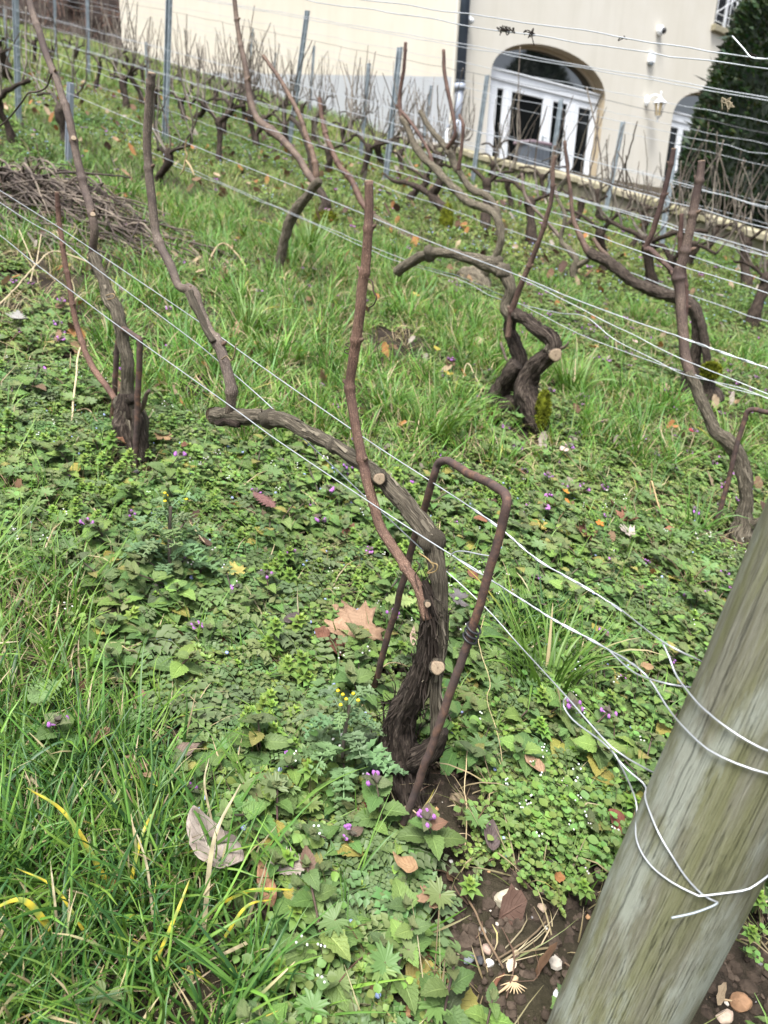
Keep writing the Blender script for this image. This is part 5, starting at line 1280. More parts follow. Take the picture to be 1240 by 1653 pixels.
def scatter(out, temps, pos, yaw, sc, tint=None, tilt=None, up=NW):
    """copies of templates at pos appended to mesh collector out"""
    n = len(pos); pick = rg.integers(len(temps), size=n)
    for k, (v, f, u, c) in enumerate(temps):
        s = np.flatnonzero(pick == k)
        if not len(s): continue
        ca, sa = np.cos(yaw[s]), np.sin(yaw[s]); x, y, z = v[:, 0], v[:, 1], v[:, 2]
        Z = z[None] * sc[s, None]
        X = (ca[:, None] * x - sa[:, None] * y) * sc[s, None]; Y = (sa[:, None] * x + ca[:, None] * y) * sc[s, None]
        if tilt is not None: X = X + tilt[s, 0:1] * Z; Y = Y + tilt[s, 1:2] * Z
        V = np.stack([X, Y, Z + (GX * X + GY * Y)], -1) + pos[s][:, None]
        F = f[None] + (np.arange(len(s)) * len(v))[:, None, None]
        cc = np.repeat(c[None], len(s), 0)
        if tint is not None: cc = cc * tint[s][:, None]
        out.add(V.reshape(-1, 3), F.reshape(-1, 4), np.tile(u, (len(s), 1)), cc.reshape(-1, 3))

# where things grow: a field over the hillside, sampled by place
def blobs(x, y, L):
    """sum of soft discs given as picture anchors (turned into places on the hill) ; L rows: px py radius_m weight"""
    s = 0
    for px, py, r, w_ in L: g = G(px, py); s = s + w_ * np.exp(-((x - g[0]) ** 2 + (y - g[1]) ** 2) / (2 * r * r))
    return s
GR_L = [(100, 1570, .13, 1.5), (300, 1600, .07, 1.2), (20, 1150, .09, 1.2), (110, 980, .07, .8), (200, 1190, .06, .6), (10, 1350, .07, 1.), (-120, 1000, .2, 1.2), (-100, 1400, .2, 1.5),
        (300, 600, .25, 1.3), (450, 640, .25, 1.3), (600, 640, .22, 1.3), (680, 680, .22, 1.2), (400, 560, .3, 1.2), (930, 620, .20, 1.1), (760, 560, .25, 1.2), (1000, 720, .16, .8), (860, 1030, .045, 1.6), (930, 1080, .05, 1.3), (820, 1110, .04, 1.0),
        (560, 540, .3, .8), (240, 480, .35, 1.0), (440, 500, .3, 1.2), (500, 430, .4, 1.3), (560, 400, .4, 1.2), (1180, 700, .2, 1.0), (880, 790, .12, .6), (180, 340, .5, .9), (300, 300, .7, 1.0), (230, 420, .4, .8), (640, 860, .06, .7), (1000, 880, .1, .6)]
BARE_L = [(655, 1290, .06, 1.7), (800, 1560, .065, 2.0), (770, 1500, .03, 1.2), (890, 1620, .06, 1.8), (750, 1530, .03, 1.), (660, 1330, .03, 1.2), (1080, 640, .1, .5), (1150, 1600, .10, 1.6), (730, 1290, .04, .9), (620, 1110, .045, 1.2), (630, 560, .16, 1.3), (560, 590, .08, .8), (330, 430, .15, .7), (1000, 640, .12, .6), (880, 440, .25, .6), (40, 480, .22, 1.2), (400, 1500, .035, 1.0), (250, 1250, .03, .8), (560, 880, .03, .5), (850, 1300, .05, .4), (740, 1440, .04, .7), (220, 750, .07, .8), (1180, 880, .08, .7), (1020, 900, .1, .3), (1130, 660, .1, .6), (120, 420, .3, .8), (835, 700, .10, 1.1), (1195, 875, .08, .7), (100, 350, .35, .9), (450, 450, .12, .8), (1240, 1500, .1, .6), (820, 640, .12, .5), (1000, 1600, .08, 1.2)]
SPACE = abs(float((ROWP[2][:2] - p1[:2]) @ RN[:2])); print('row spacing', SPACE)
def fields(p):
    x, y = p[:, 0], p[:, 1]; q = np.stack([x, y, 0 * x], 1)
    n1_, n2_ = fbm(q * 2.3, 21), fbm(q * 7, 22)
    X, Y, Zd = proj(np.stack([x, y, ground_z(x, y)], 1)); far_ = np.clip((Zd - 2.2) / 1.5, 0, 1)
    t = (np.stack([x, y], 1) - p1[:2]) @ RN[:2]; ph = np.cos(2 * np.pi * t / SPACE); far2 = np.clip((Zd - 2.6) / 1.5, 0, 1)
    g = blobs(x, y, GR_L) + .45 * n1_ + .35 * n2_ - .25 + far_ * .50 - far2 * (.42 * ph + .1)
    b = blobs(x, y, BARE_L) + .28 * n2_ - .1 * far_ + far2 * (.30 * ph * (ph > 0) + .30 * n1_)
    return g, b, X, Y, Zd
def sample(z0, z1, dens, margin=230):
    """even sampling of the part of the hillside the picture (and a little around it) shows, between two depths"""
    hw = z1 * (620 + margin) / F; x0, x1 = -hw * 1.05, hw * 1.05; y0, y1 = z0 * .5, z1 * 1.22
    n = int((x1 - x0) * (y1 - y0) * dens); p = np.stack([rg.uniform(x0, x1, n), rg.uniform(y0, y1, n)], 1)
    P = np.concatenate([p, ground_z(p[:, 0], p[:, 1])[:, None]], 1); X, Y, Z = proj(P)
    k = (Z > z0) & (Z < z1) & (X > -margin) & (X < 1240 + margin) & (Y < 1653 + 370 + margin * .4) & (Y > -60)
    s = (P[:, 0] - C1[0]) * cnor[0] + (P[:, 1] - C1[1]) * cnor[1]; k &= ~((s > -.08) & (P[:, 0] > C1[0] - 1.5)); k &= ((P - A_W) @ n1 > .05)
    # keep clear of the post
    k &= np.hypot(P[:, 0] - PBASE[0], P[:, 1] - PBASE[1]) > .075
    P = P[k]; P[:, 2] = terrain(P[:, 0], P[:, 1])
    return P
def rnd(n): return rg.random(n) * 6.283
def tn(n, a=.18): return rg.uniform(1 - a, 1 + a, (n, 1)) * rg.uniform(.94, 1.06, (n, 3))

LOW = [(.085, .135, .038), (.12, .165, .045), (.06, .10, .035)]
TN = [t_nettle(rg.uniform(.025, .065), seg=13) for _ in range(9)]; TNF = [t_nettle(rg.uniform(.045, .075), True, 13) for _ in range(5)]
TNs = [t_nettle(rg.uniform(.02, .05), seg=5, big=.9) for _ in range(7)]; TNfs = [t_nettle(rg.uniform(.04, .07), True, 5) for _ in range(3)]
TS = [t_sprawl(False) for _ in range(6)] + [t_sprawl(True) for _ in range(4)]
TSm = [t_sprawl(k % 2 > 0, 4, 2, 4, 1.3) for k in range(8)]; TSf = [t_sprawl(k % 2 > 0, 4, 2, 3, 1.5) for k in range(6)]; TNm = [t_nettle(rg.uniform(.02, .05), k > 5, 4) for k in range(7)]
TW = [t_whorl() for _ in range(4)]; TLb = [t_lobed() for _ in range(5)]; TF = [t_fern() for _ in range(5)]; TC = [t_cress() for _ in range(5)]
TG = [t_grass(7, (.05, .14), (.003, .0058), .035) for _ in range(8)]; TGb = [t_grass(10, (.08, .18), (.0035, .0075), .035, ((.042, .115, .022), (.075, .165, .03), (.036, .095, .027)), 7, .07) for _ in range(6)]
TGd = [t_grass(9, (.05, .13), (.0015, .0035), .03, (STRAW, (.24, .19, .11), (.16, .18, .06)), 4, .5, .8) for _ in range(5)]
TGf = [t_grass(9, (.08, .21), (.004, .0085), .05, ((.085, .19, .028), (.12, .245, .040), (.06, .14, .028), (.17, .23, .05)), 4, .12) for _ in range(6)]
TGff = [t_grass(12, (.10, .22), (.006, .012), .14, ((.105, .19, .032), (.145, .24, .045), (.08, .15, .032), (.20, .235, .07)), 3, .12) for _ in range(6)]

def low(out_grass, out_net, out_small, P, part):
    g, b, X, Y, Z = fields(P); n = len(P); u = rg.random(n)
    return g, b, X, Y, Z, u
# --- near: everything within about 2.2 m
OG, ON, OS = M(), M(), M()
def put(out, temps, P, mask, smin, smax, tilt=.25, tint=.18):
    Q = P[mask]; n = len(Q)
    if n: scatter(out, temps, Q, rnd(n), rg.uniform(smin, smax, n), tn(n, tint), rg.normal(size=(n, 2)) * tilt)
    return n
cnt = {}
P = sample(.55, 2.3, 3000, 560); g, b, X, Y, Z = fields(P); u = rg.random(len(P)); bareness = np.clip((b - .25) * 2.2, 0, 1); gr = np.clip((g - .15) * 1.6, 0, 1)
dens = (u > bareness * .97)
v = rg.random(len(P))
kind = rg.random(len(P)); q3 = np.stack([P[:, 0], P[:, 1], P[:, 0] * 0], 1); sp1, sp2 = fbm(q3 * 6, 31), fbm(q3 * 6, 32)
grassm = dens & (v < gr); weeds = dens & ~grassm
thin = rg.random(len(P))
cnt['g'] = put(OG, TG, P, grassm & (thin < .48), .7, 1.15, .35)
lush = blobs(P[:, 0], P[:, 1], [(120, 1580, .14, 1.5), (350, 1600, .06, 1.), (40, 1400, .06, .6), (-60, 1500, .2, 1.), (860, 1030, .045, 1.6), (930, 1080, .05, 1.3), (700, 700, .15, .6), (930, 620, .2, .5)])
cnt['gb'] = put(OG, TGb, P, grassm & (thin > .72) & (lush > .35), .6, 1.0, .3)
cnt['gd'] = put(OG, TGd, P, grassm & (thin > .62) & (thin < .72), .6, 1.1, .4)
put(OG, TG, P, weeds & (thin > .955), .5, .9, .4); put(OG, TGd, P, (thin > .93) & (thin < .955), .6, 1.2, .5)
# species grow in patches some 10-20 cm wide, with a few strays in every patch
spn = np.stack([fbm(q3 * 8.5, 60 + 3 * k, 2) for k in range(6)], 1) + np.array([.26, .12, -.10, .0, .04, -.14])
spc = spn.argmax(1); stray = rg.random(len(P)) < .30; spc = np.where(stray, rg.choice(6, len(P), p=[.36, .3, .05, .12, .1, .07]), spc)
cr = blobs(P[:, 0], P[:, 1], [(920, 1400, .075, 1.), (860, 1330, .05, .5), (1240, 1560, .08, .8)]); spc = np.where((cr > .45) & (rg.random(len(P)) < .85), 5, spc)
hgt = 1 + .38 * fbm(q3 * 5, 71)
def puts(out, temps, frac, sp, smin, smax, tilt=.3):
    mask = weeds & (spc == sp) & (rg.random(len(P)) < frac); Q = P[mask]; n = len(Q)
    if n: scatter(out, temps, Q, rnd(n), rg.uniform(smin, smax, n) * hgt[mask], tn(n, .2), rg.normal(size=(n, 2)) * tilt)
    return n
cnt['n'] = puts(ON, TN, .33, 0, .6, 1.3, .4); cnt['nf'] = puts(ON, TNF, .022, 0, .7, 1.05, .25)
cnt['s'] = puts(OS, TS, .55, 1, .8, 1.5, .35); cnt['lb'] = puts(OS, TLb, .30, 2, .8, 1.45, .3)
cnt['f'] = puts(OS, TF, .36, 3, .75, 1.35, .3); cnt['w'] = puts(OS, TW, .5, 4, .8, 1.7, .3) + puts(OS, TS, .35, 4, .8, 1.3, .3)
cnt['c'] = puts(OS, TC, .8, 5, .8, 1.3, .3)
put(OG, TG, P, weeds & (rg.random(len(P)) < .03), .5, 1., .4)
# --- middle distance
P = sample(2.3, 5.2, 1000, 380); g, b, X, Y, Z = fields(P); u = rg.random(len(P)); bareness = np.clip((b - .3) * 2, 0, 1); gr = np.clip((g - .0) * 1.1, 0.15, 1)
dens = u > bareness * .85; thin, v = rg.random(len(P)), rg.random(len(P)); gm = dens & (v < gr); wm = dens & ~gm
nz = fbm(np.stack([P[:, 0], P[:, 1], 0 * P[:, 0]], 1) * 3, 51); hi = nz > -.05; gap = fbm(np.stack([P[:, 0], P[:, 1], 0 * P[:, 0]], 1) * 8, 52) > -.22
cnt['mg'] = put(OG, TGf, P, gm & (thin < .8) & hi & gap, .42, .92, .35, .28) + put(OG, TGf, P, gm & (thin < .55) & ~hi, .25, .55, .4, .28); put(OG, TGd, P, (thin > .9), .8, 1.3, .4)
cnt['mn'] = put(ON, TNm, P, wm & (thin < .35), .8, 1.3, .3); put(ON, TNfs, P, dens & (thin > .993), .8, 1.2, .2)
cnt['ms'] = put(OS, TSm, P, wm & (thin > .35) & (thin < .8) | gm & (thin < .12), .9, 1.5, .3); put(OS, TLb, P, wm & (thin > .93), .9, 1.4, .3)
TT = [t_grass(34, (.10, .22), (.004, .0075), .05, ((.085, .19, .03), (.12, .245, .042), (.065, .15, .03)), 5, .06, .3) for _ in range(5)]
ctr = sample(1.7, 5.2, 9); g_, b_, *_r = fields(ctr); sel = g_ + rg.normal(size=len(ctr)) * .2 > .25
put(OG, TT, ctr, sel, .6, 1.15, .15)
# --- far
P = sample(5.2, 12, 200); thin = rg.random(len(P)); nz = fbm(np.stack([P[:, 0], P[:, 1], P[:, 0] * 0], 1) * .9, 41)
tint_ = 1 + nz[:, None] * np.array([.5, .25, .5])
def putt(out, temps, P, mask, a, b_, tilt=.25):
    Q = P[mask]; n = len(Q); scatter(out, temps, Q, rnd(n), rg.uniform(a, b_, n), tn(n, .25) * tint_[mask], rg.normal(size=(n, 2)) * tilt)
g, b, X, Y, Z = fields(P); v = rg.random(len(P)); isg = v < np.clip(.25 + g, .12, 1); bare = v < np.clip((b - .2) * 1.6, 0, .8)
putt(OG, TGff, P, (thin < .8) & isg & ~bare, .28, .7); putt(OG, TGff, P, (thin < .4) & ~isg & ~bare, .2, .45); putt(OG, TGd, P, thin > .965, .9, 1.5)
putt(OS, TSf, P, (thin > .45) & ~isg & ~bare, 1.5, 2.4); putt(ON, TNfs, P, thin > .994, 1.2, 1.8)
P = sample(12, 34, 36); thin = rg.random(len(P)); nz = fbm(np.stack([P[:, 0], P[:, 1], P[:, 0] * 0], 1) * .6, 41); tint_ = 1 + nz[:, None] * np.array([.5, .25, .5])
putt(OG, TGff, P, thin < .95, .6, 1.4)
print('plants', cnt, 'grass faces', sum(len(q) for q in OG.f), 'net', sum(len(q) for q in ON.f), 'small', sum(len(q) for q in OS.f), [sum(len(a_) for a_ in (t[1] for t in q)) // len(q) for q in (TN, TS, TSm, TNm, TG, TGf, TLb, TF, TC, TW)])
def strip(mb, pts, w_, c, c2=None):
    P = spline([[*(lambda q: q + UP * a[2])(G(a[0], a[1])), 0] for a in pts], 16)[:, :3]; T = nrm(np.gradient(P, axis=0)); s = nrm(np.cross(T, UP)); t = np.linspace(0, 1, 16)
    ww = w_ / 2 * np.minimum(1, (1.02 - t) ** .5 * 1.3)[:, None]; V = np.stack([P - s * ww, P - UP * ww * .4, P + s * ww], 1).reshape(-1, 3)
    i, k = np.meshgrid(np.arange(15), np.arange(2), indexing='ij'); cc = np.asarray(c)[None] * (1 + .25 * np.sin(np.arange(16) * 2.1))[:, None]
    if c2 is not None: q = (np.sin(np.arange(16) * 1.7) > .2)[:, None]; cc = cc * (1 - q) + np.asarray(c2) * q
    mb.add(V, np.stack([i * 3 + k, i * 3 + k + 1, (i + 1) * 3 + k + 1, (i + 1) * 3 + k], -1).reshape(-1, 4), None, np.repeat(cc, 3, 0))
YB, YG = (.42, .34, .035), (.20, .25, .05)
for pts, ww in (([(185, 1470, .03), (120, 1405, .09), (58, 1378, .11)], .007), ([(150, 1560, .04), (100, 1515, .08), (40, 1492, .09)], .004), ([(90, 1560, .06), (50, 1545, .09), (-5, 1553, .08)], .009), ([(350, 1500, .04), (410, 1503, .07), (478, 1502, .07)], .006), ([(365, 1560, .05), (400, 1540, .08), (440, 1528, .08)], .005), ([(256, 1600, .05), (290, 1565, .09), (312, 1528, .11)], .005), ([(210, 1470, .03), (235, 1425, .08), (262, 1375, .09)], .005)): strip(OG, pts, ww, YB, YG)
for pts, ww in (([(330, 1530, .03), (350, 1460, .11), (392, 1395, .14)], .008), ([(345, 1400, .08), (335, 1375, .12), (343, 1352, .14)], .004), ([(250, 1520, .04), (242, 1470, .08), (220, 1420, .10)], .004), ([(100, 1560, .04), (98, 1530, .08), (94, 1490, .10)], .004), ([(400, 1560, .04), (360, 1590, .05), (340, 1610, .06)], .007), ([(20, 1290, .04), (50, 1310, .06), (78, 1330, .06)], .009)): strip(OG, pts, ww * .8, (.32, .27, .17))
tag(build('grass', OG, MT['blade'], origin=(0, 0, 0)), 'green spring grass with straw-coloured dead blades between the vine rows', 'grass', kind='stuff')
tag(build('dead_nettle_cover', ON, MT['nettle'], origin=(0, 0, 0)), 'carpet of crinkled dead-nettle leaves with purplish tops', 'ground cover', kind='stuff')
tag(build('ground_weeds', OS, MT['leaf'], origin=(0, 0, 0)), 'carpet of small chickweed, speedwell and cut-leaved weeds', 'ground cover', kind='stuff')
# ------------------------------------------------------------------ loose things on the ground
def GT(px, py, h=0.):
    p = G(px, py); p[2] = terrain(p[0], p[1]) + h; return p
def dryleaf_mat():
    n = N_('dry_leaf'); col = n.tint(); v = n.co('Object'); f = n.noise(v, 60, 5); tc = n.n('TexCoord'); sp = n.n('SeparateXYZ'); n.put(sp.inputs[0], tc.outputs['UV'])
    u = n.math('ABSOLUTE', sp.outputs[0]); w_ = n.math('SUBTRACT', n.math('MULTIPLY', sp.outputs[1], 6.), n.math('MULTIPLY', u, 2.2)); s = n.math('ABSOLUTE', n.math('SUBTRACT', n.math('FRACT', w_), .5))
    ve = n.math('MAXIMUM', n.ramp(s, (.0, 1.), (.06, 0.)), n.ramp(u, (.02, 1.), (.07, 0.)))
    col = n.mix(n.ramp(f, (.35, .55), (.6, 0.)), col, n.mix(1., col, (.5, .42, .38), 'MULTIPLY')); col = n.mix(n.math('MULTIPLY', ve, .45), col, n.mix(1., col, (1.5, 1.5, 1.5), 'MULTIPLY'))
    n.set(Base_Color=col, Roughness=.7, Normal=n.bump(n.math('ADD', f, ve), .7, .002), Specular_IOR_Level=.25)
    tr = n.n('BsdfTranslucent'); n.put(tr.inputs[0], col); mx = n.n('MixShader'); mx.inputs[0].default_value = .15; n.put(mx.inputs[1], n.b.outputs[0]); n.put(mx.inputs[2], tr.outputs[0]); n.put(n.out.inputs[0], mx.outputs[0]); return n.m
MT['dry'] = dryleaf_mat()
def dry(px, py, size, kind, c, label, az=0., curl=.5, h=.02, tilt=0., wide=.8, cat='fallen leaf', name='fallen_leaf'):
    """a curled dead leaf; kind maple | oval | jag"""
    mb = M(); p = GT(px, py, h + .018); r = np.random.default_rng(int(px * 7 + py))
    if kind == 'maple':
        t = M(); lobed(t, size * .55, 5, seg=9, depth_=.5, cup=.1); V, f, u, c_ = t.data()
    elif kind == 'oval':
        t = M(); leaf(t, size, size * wide, 16, 'oval', .05, 0, .02); V, f, u, c_ = t.data()
    else:
        t = M(); leaf(t, size, size * wide, 18, 'oval', .1, 0, .38); V, f, u, c_ = t.data()
    a1 = r.normal(size=3) * 2; x, y = V[:, 0].copy(), V[:, 1].copy() - size * .4 * (kind != 'maple')
    ca = rotm((0, 0, 1), r.normal() * .6); q = np.stack([x, y, 0 * x], 1) @ ca.T
    k = curl * 2.4 / size; V = np.stack([np.sin(q[:, 0] * k) / k, q[:, 1], (1 - np.cos(q[:, 0] * k)) / k + q[:, 1] ** 2 * k * .25], 1)
    V[:, 2] += fbm(np.stack([x, y, 0 * x], 1) * 2.2 / size + a1, 3) * size * .20 + V[:, 2] * 0
    V = V @ rotm((1, 0, 0), tilt).T @ rotm((0, 0, 1), az).T; V[:, 2] += GX * V[:, 0] + GY * V[:, 1]
    cc = np.asarray(c)[None] * (1 + .35 * fbm(np.stack([x, y, 0 * x], 1) * 4 / size + a1, 8)[:, None])
    mb.add(V + p, f, u, cc)
    o = build(name, mb, MT['dry']); tag(o, label, cat); md = o.modifiers.new('thick', 'SOLIDIFY'); md.thickness = .0006; return o
TAN, BRN, GRY = (.36, .235, .15), (.15, .07, .045), (.28, .24, .21)
dry(572, 1052, .115, 'maple', TAN, 'large pale tan leaf lying left of the near trunk behind the hoop leg', .5, .25, .03, .3)
dry(545, 1078, .05, 'oval', BRN, 'small red-brown curled leaf tucked under the large tan leaf', 1.2, .9, .02)
dry(478, 1035, .05, 'oval', (.10, .08, .075), 'dark grey curled leaf left of the large tan leaf', 2.2, .8, .03)
dry(228, 1287, .055, 'maple', TAN, 'small tan lobed leaf in the grass at the lower left', 2.5, .4, .03, .3)
dry(350, 1440, .115, 'oval', (.34, .29, .25), 'large withered grey-beige leaf lying behind long grass near the bottom', 1.9, 1.5, .045, .25, .6)
dry(432, 1475, .055, 'oval', (.34, .19, .11), 'narrow brown curled leaf right of the large withered grey one', .3, 1.3, .02, .2, .5)
dry(470, 1437, .05, 'jag', (.34, .29, .25), 'thin ragged grey leaf shred at the right end of the withered leaf', 1.5, .9, .02)
dry(430, 848, .085, 'jag', (.20, .105, .095), 'purplish jagged leaf lying flat among weeds left of the long arm', .9, .2, .045, 0, .45)
dry(198, 748, .045, 'oval', (.46, .24, .15), 'orange-brown leaf standing at the foot of the slim left vine', 2.6, .9, .035, .8)
dry(640, 1016, .07, 'jag', (.26, .34, .12), 'pale yellow-green jagged leaf between hoop leg and trunk', -1.4, .2, .05, 0, .6, 'leaf', 'green_leaf')
dry(76, 1178, .06, 'jag', (.15, .24, .09), 'pale green arrow-shaped leaf in the grass at the left edge', .2, .3, .05, .2, .7, 'leaf', 'green_leaf')
dry(945, 893, .075, 'maple', BRN, 'crumpled brown leaf beside the small bright orange one', 1., 1., .03, .3)
dry(962, 893, .022, 'maple', (.55, .20, .04), 'small bright orange leaf on the crumpled brown leaf', 0, .2, .07, .3)
dry(910, 828, .022, 'maple', (.55, .24, .04), 'small orange lobed leaf in grass above the brown leaf cluster', 1., .2, .05, .3)
dry(912, 836 + 8, .018, 'oval', (.5, .2, .05), 'tiny orange leaf fragment just below the small lobed one', 1., .2, .05, .3)
dry(1010, 862, .07, 'maple', (.22, .11, .07), 'broad dull brown leaf in the cluster left of the far hoop foot', 2., .8, .03)
dry(985, 838, .035, 'oval', (.24, .14, .10), 'cupped brown leaf standing behind the leaf cluster', 2., 1.3, .03, .9)
dry(1012, 890, .06, 'maple', (.42, .37, .32), 'pale grey dead leaf in the brown leaf cluster', .6, .9, .03)
dry(1080, 882, .05, 'oval', (.33, .13, .09), 'reddish leaf near the foot of the crooked right vine', 1.6, .3, .03)
dry(775, 866, .045, 'oval', (.26, .12, .07), 'brown oval leaf showing through the big rusty hoop', 1.5, .5, .03)
dry(806, 880, .045, 'oval', (.34, .20, .13), 'tan leaf hooked behind the right leg of the big hoop', .1, 1., .04, .9, .5)
dry(1000, 1372, .05, 'oval', (.20, .075, .05), 'dark red-brown leaf touching the left side of the wooden post', .5, .3, .03, .3, .7)
dry(862, 1275, .04, 'oval', TAN, 'small tan leaf among weeds right of the vine foot', .9, 1., .03)
dry(790, 1385, .04, 'oval', (.13, .10, .095), 'dark curled leaf right of the purple flowering nettles', 0.4, 1.2, .02, .6)
dry(740, 1012, .05, 'maple', (.13, .12, .12), 'grey leaf just behind the near trunk inside the hoop', .4, .4, .05)
dry(586, 1345, .06, 'oval', (.24, .10, .055), 'rust-brown leaf below the foot of the near vine', .0, .4, .02, .4, .4)
dry(722, 630, .04, 'maple', (.45, .34, .06), 'yellow leaf in the grass left of the gnarled vine', .0, .3, .05)
dry(705, 585, .04, 'oval', (.42, .36, .07), 'yellow-green leaf on bare soil behind the tall cut cane', 1.0, .3, .04)
dry(672, 500, .05, 'oval', (.46, .36, .10), 'yellowish leaf in grass right of the tall cut cane', .2, .4, .06)
dry(1085, 715, .03, 'oval', (.45, .20, .08), 'small orange leaf left of the leaning rod of the far hoop', .2, .6, .05)
dry(1112, 722, .025, 'oval', (.35, .06, .08), 'small crimson leaf beside the little orange one', 1.2, .6, .05)
dry(908, 756, .04, 'oval', (.55, .42, .36), 'pale pinkish leaf in grass below the mossy gnarled vine', 1.5, .2, .05)
dry(960, 584, .03, 'oval', (.5, .28, .12), 'tan leaf right of the pale cut face of the gnarled vine', 1.2, .5, .06)
dry(1023, 575, .035, 'oval', (.55, .40, .35), 'pale leaf under the second-row wires at the right', 1.2, .5, .06)
dry(30, 540, .07, 'jag', (.30, .29, .27), 'whitish crumpled leaf on bare soil at the left edge', 1.2, .5, .04)
dry(455, 475, .03, 'oval', (.5, .40, .14), 'small yellow leaf in the grass near the black stump', 1.2, .5, .06)
dry(665, 1195 - 130, .04, 'oval', (.50, .36, .28), 'pinkish bark flake lying left of the near trunk', .3, 1.2, .03, .3, .35)
rx = random.Random(12)
for i, (x, y, lb) in enumerate([(520, 1060, 'small brown leaf half hidden in weeds left of the large tan leaf'), (160, 1240, 'brown leaf scrap deep in the grass above the small tan leaf'), (300, 1255, 'grey-brown leaf scrap right of the small tan leaf'), (655, 1445, 'brown leaf bit below the purple flowering nettles'), (560, 890, 'brown oval leaf under the long arm among weeds'), (380, 960, 'yellowing leaf lying among weeds right of the far groundsel'), (870, 1010, 'russet leaf under the twisted wires'), (1040, 1110, 'pinkish curled leaf near the upper wire branch'), (760, 960, 'brown leaf behind the right leg of the big hoop'), (690, 1500, 'rusty leaf on the weeds above the cut-leaved cranesbill'), (890, 905, 'pale brown leaf left of the crumpled brown one'), (265, 735, 'dark leaf right of the small left hoop'), (300, 750, 'grey-brown leaf farther right of the small left hoop'), (540, 600, 'brown leaf on the soil strip left of the tall cut cane')]):
    dry(x, y, rx.uniform(.03, .05), rx.choice(['oval', 'maple', 'oval']), [(.17, .08, .05), (.28, .18, .11), (.20, .15, .12), (.34, .22, .12)][i % 4] if 'yellow' not in lb else (.38, .34, .10), lb, rx.random() * 6, rx.uniform(.3, 1.1), .035, rx.uniform(-.3, .4), rx.uniform(.45, .8))
# samara and leaf skeleton on the soil
mb = M(); p = GT(832, 1545, .008); leaf(mb, .034, .014, 10, 'spoon', .1, .1, .03, p - [0, .0, 0], 2.7, .1, (.62, .52, .40)); blob(mb, p, .005, .0045, .003, 7, 9, .15, c=(.5, .40, .28)); tag(build('maple_seed', mb, MT['dry']), 'pale winged maple seed on the soil below the large stone', 'seed')
mb = M(); p = GT(828, 1592, .008)
for q in np.linspace(-1.2, 1.0, 9): tube(mb, [[*p, .0011], [*(p + [math.sin(q) * .010, -math.cos(q) * .012, .002]), .0009], [*(p + [math.sin(q) * .02, -math.cos(q) * .018, 0]), .0004]], 6, 5, c=(1.3, 1.2, 1.1))
tube(mb, [[*(p + [.004, .006, 0]), .0045], [*p, .003], [*(p + [-.025, -.02, .001]), .0012]], 10, 6, rough=.3, c=(1.2, 1.05, .95)); tag(build('dry_seed_head', mb, MT['straw']), 'small pale frayed seed head on the soil left of the post', 'seed head')

# stones
def stone_m(name, c): 
    n = N_(name); f = n.noise(n.co('Object'), 50, 6, .7); g = n.noise(n.co('Object'), 14, 4)
    col = n.mix(n.ramp(f, (.35, 0.), (.65, 1.)), tuple(q * .6 for q in c), c); col = n.mix(n.ramp(g, (.5, 0.), (.7, .6)), col, tuple(q * .5 for q in c)); return n.set(Base_Color=col, Roughness=.75, Normal=n.bump(f, .6, .002))
def stone(px, py, sx, sy, sz, c, label, seed, az=0.):
    mb = M(); p = GT(px, py, sz * .35); r = np.random.default_rng(seed); blob(mb, [0, 0, 0], sx, sy, sz, 12, 18, .22, seed, fr=1.2)
    V = mb.v[0]
    for q in range(9):                                        # facets
        d = nrm(r.normal(size=3)); dd = d * np.array([sx, sy, sz]); lim = np.linalg.norm(dd) * r.uniform(.72, .92); s = V @ d; V -= np.where(s > lim, s - lim, 0)[:, None] * d
    V = V @ rotm((0, 0, 1), az).T; mb.v[0] = V + p
    o = build('stone', mb, stone_m('stone', c), smooth=False); tag(o, label, 'stone'); return o
stone(820, 1456, .026, .017, .014, (.50, .45, .33), 'largest pale flint stone on the soil right of the weeds', 1, .3)
stone(1196, 1622, .017, .014, .012, (.34, .19, .10), 'orange-brown shiny stone right of the wooden post', 2)
stone(788, 1534, .009, .008, .007, (.42, .30, .24), 'small pinkish stone beside a white chip', 3)
stone(790, 1556, .007, .006, .005, (.72, .70, .64), 'small white chip below the pinkish stone', 4)
stone(756, 1552, .010, .006, .006, (.20, .22, .24), 'small blue-grey stone left of the white chip', 5, .6)
stone(774, 1552, .006, .007, .006, (.05, .05, .055), 'small black stone between the grey one and the white chip', 6)
stone(752, 1634, .010, .006, .005, (.74, .74, .68), 'bright white shell-like chip at the bottom edge', 7, -.5)
stone(750, 1612, .006, .005, .004, (.40, .21, .08), 'small amber stone above the white chip at the bottom', 8)
stone(900, 1606, .010, .006, .006, (.72, .74, .74), 'white chip close to the left side of the wooden post', 9, .9)
stone(777, 1525 - 20, .007, .006, .006, (.40, .36, .30), 'small beige stone at the top of the bare soil', 10)
stone(722, 1598, .007, .008, .005, (.42, .30, .22), 'small rounded tan stone left of the white chips', 11)
stone(1170, 1600 + 44, .016, .01, .007, (.55, .42, .32), 'flat cream stone at the bottom right corner', 12, .5)
stone(738, 1292, .014, .012, .010, (.24, .18, .11), 'brown rough stone right of the near vine foot', 13)

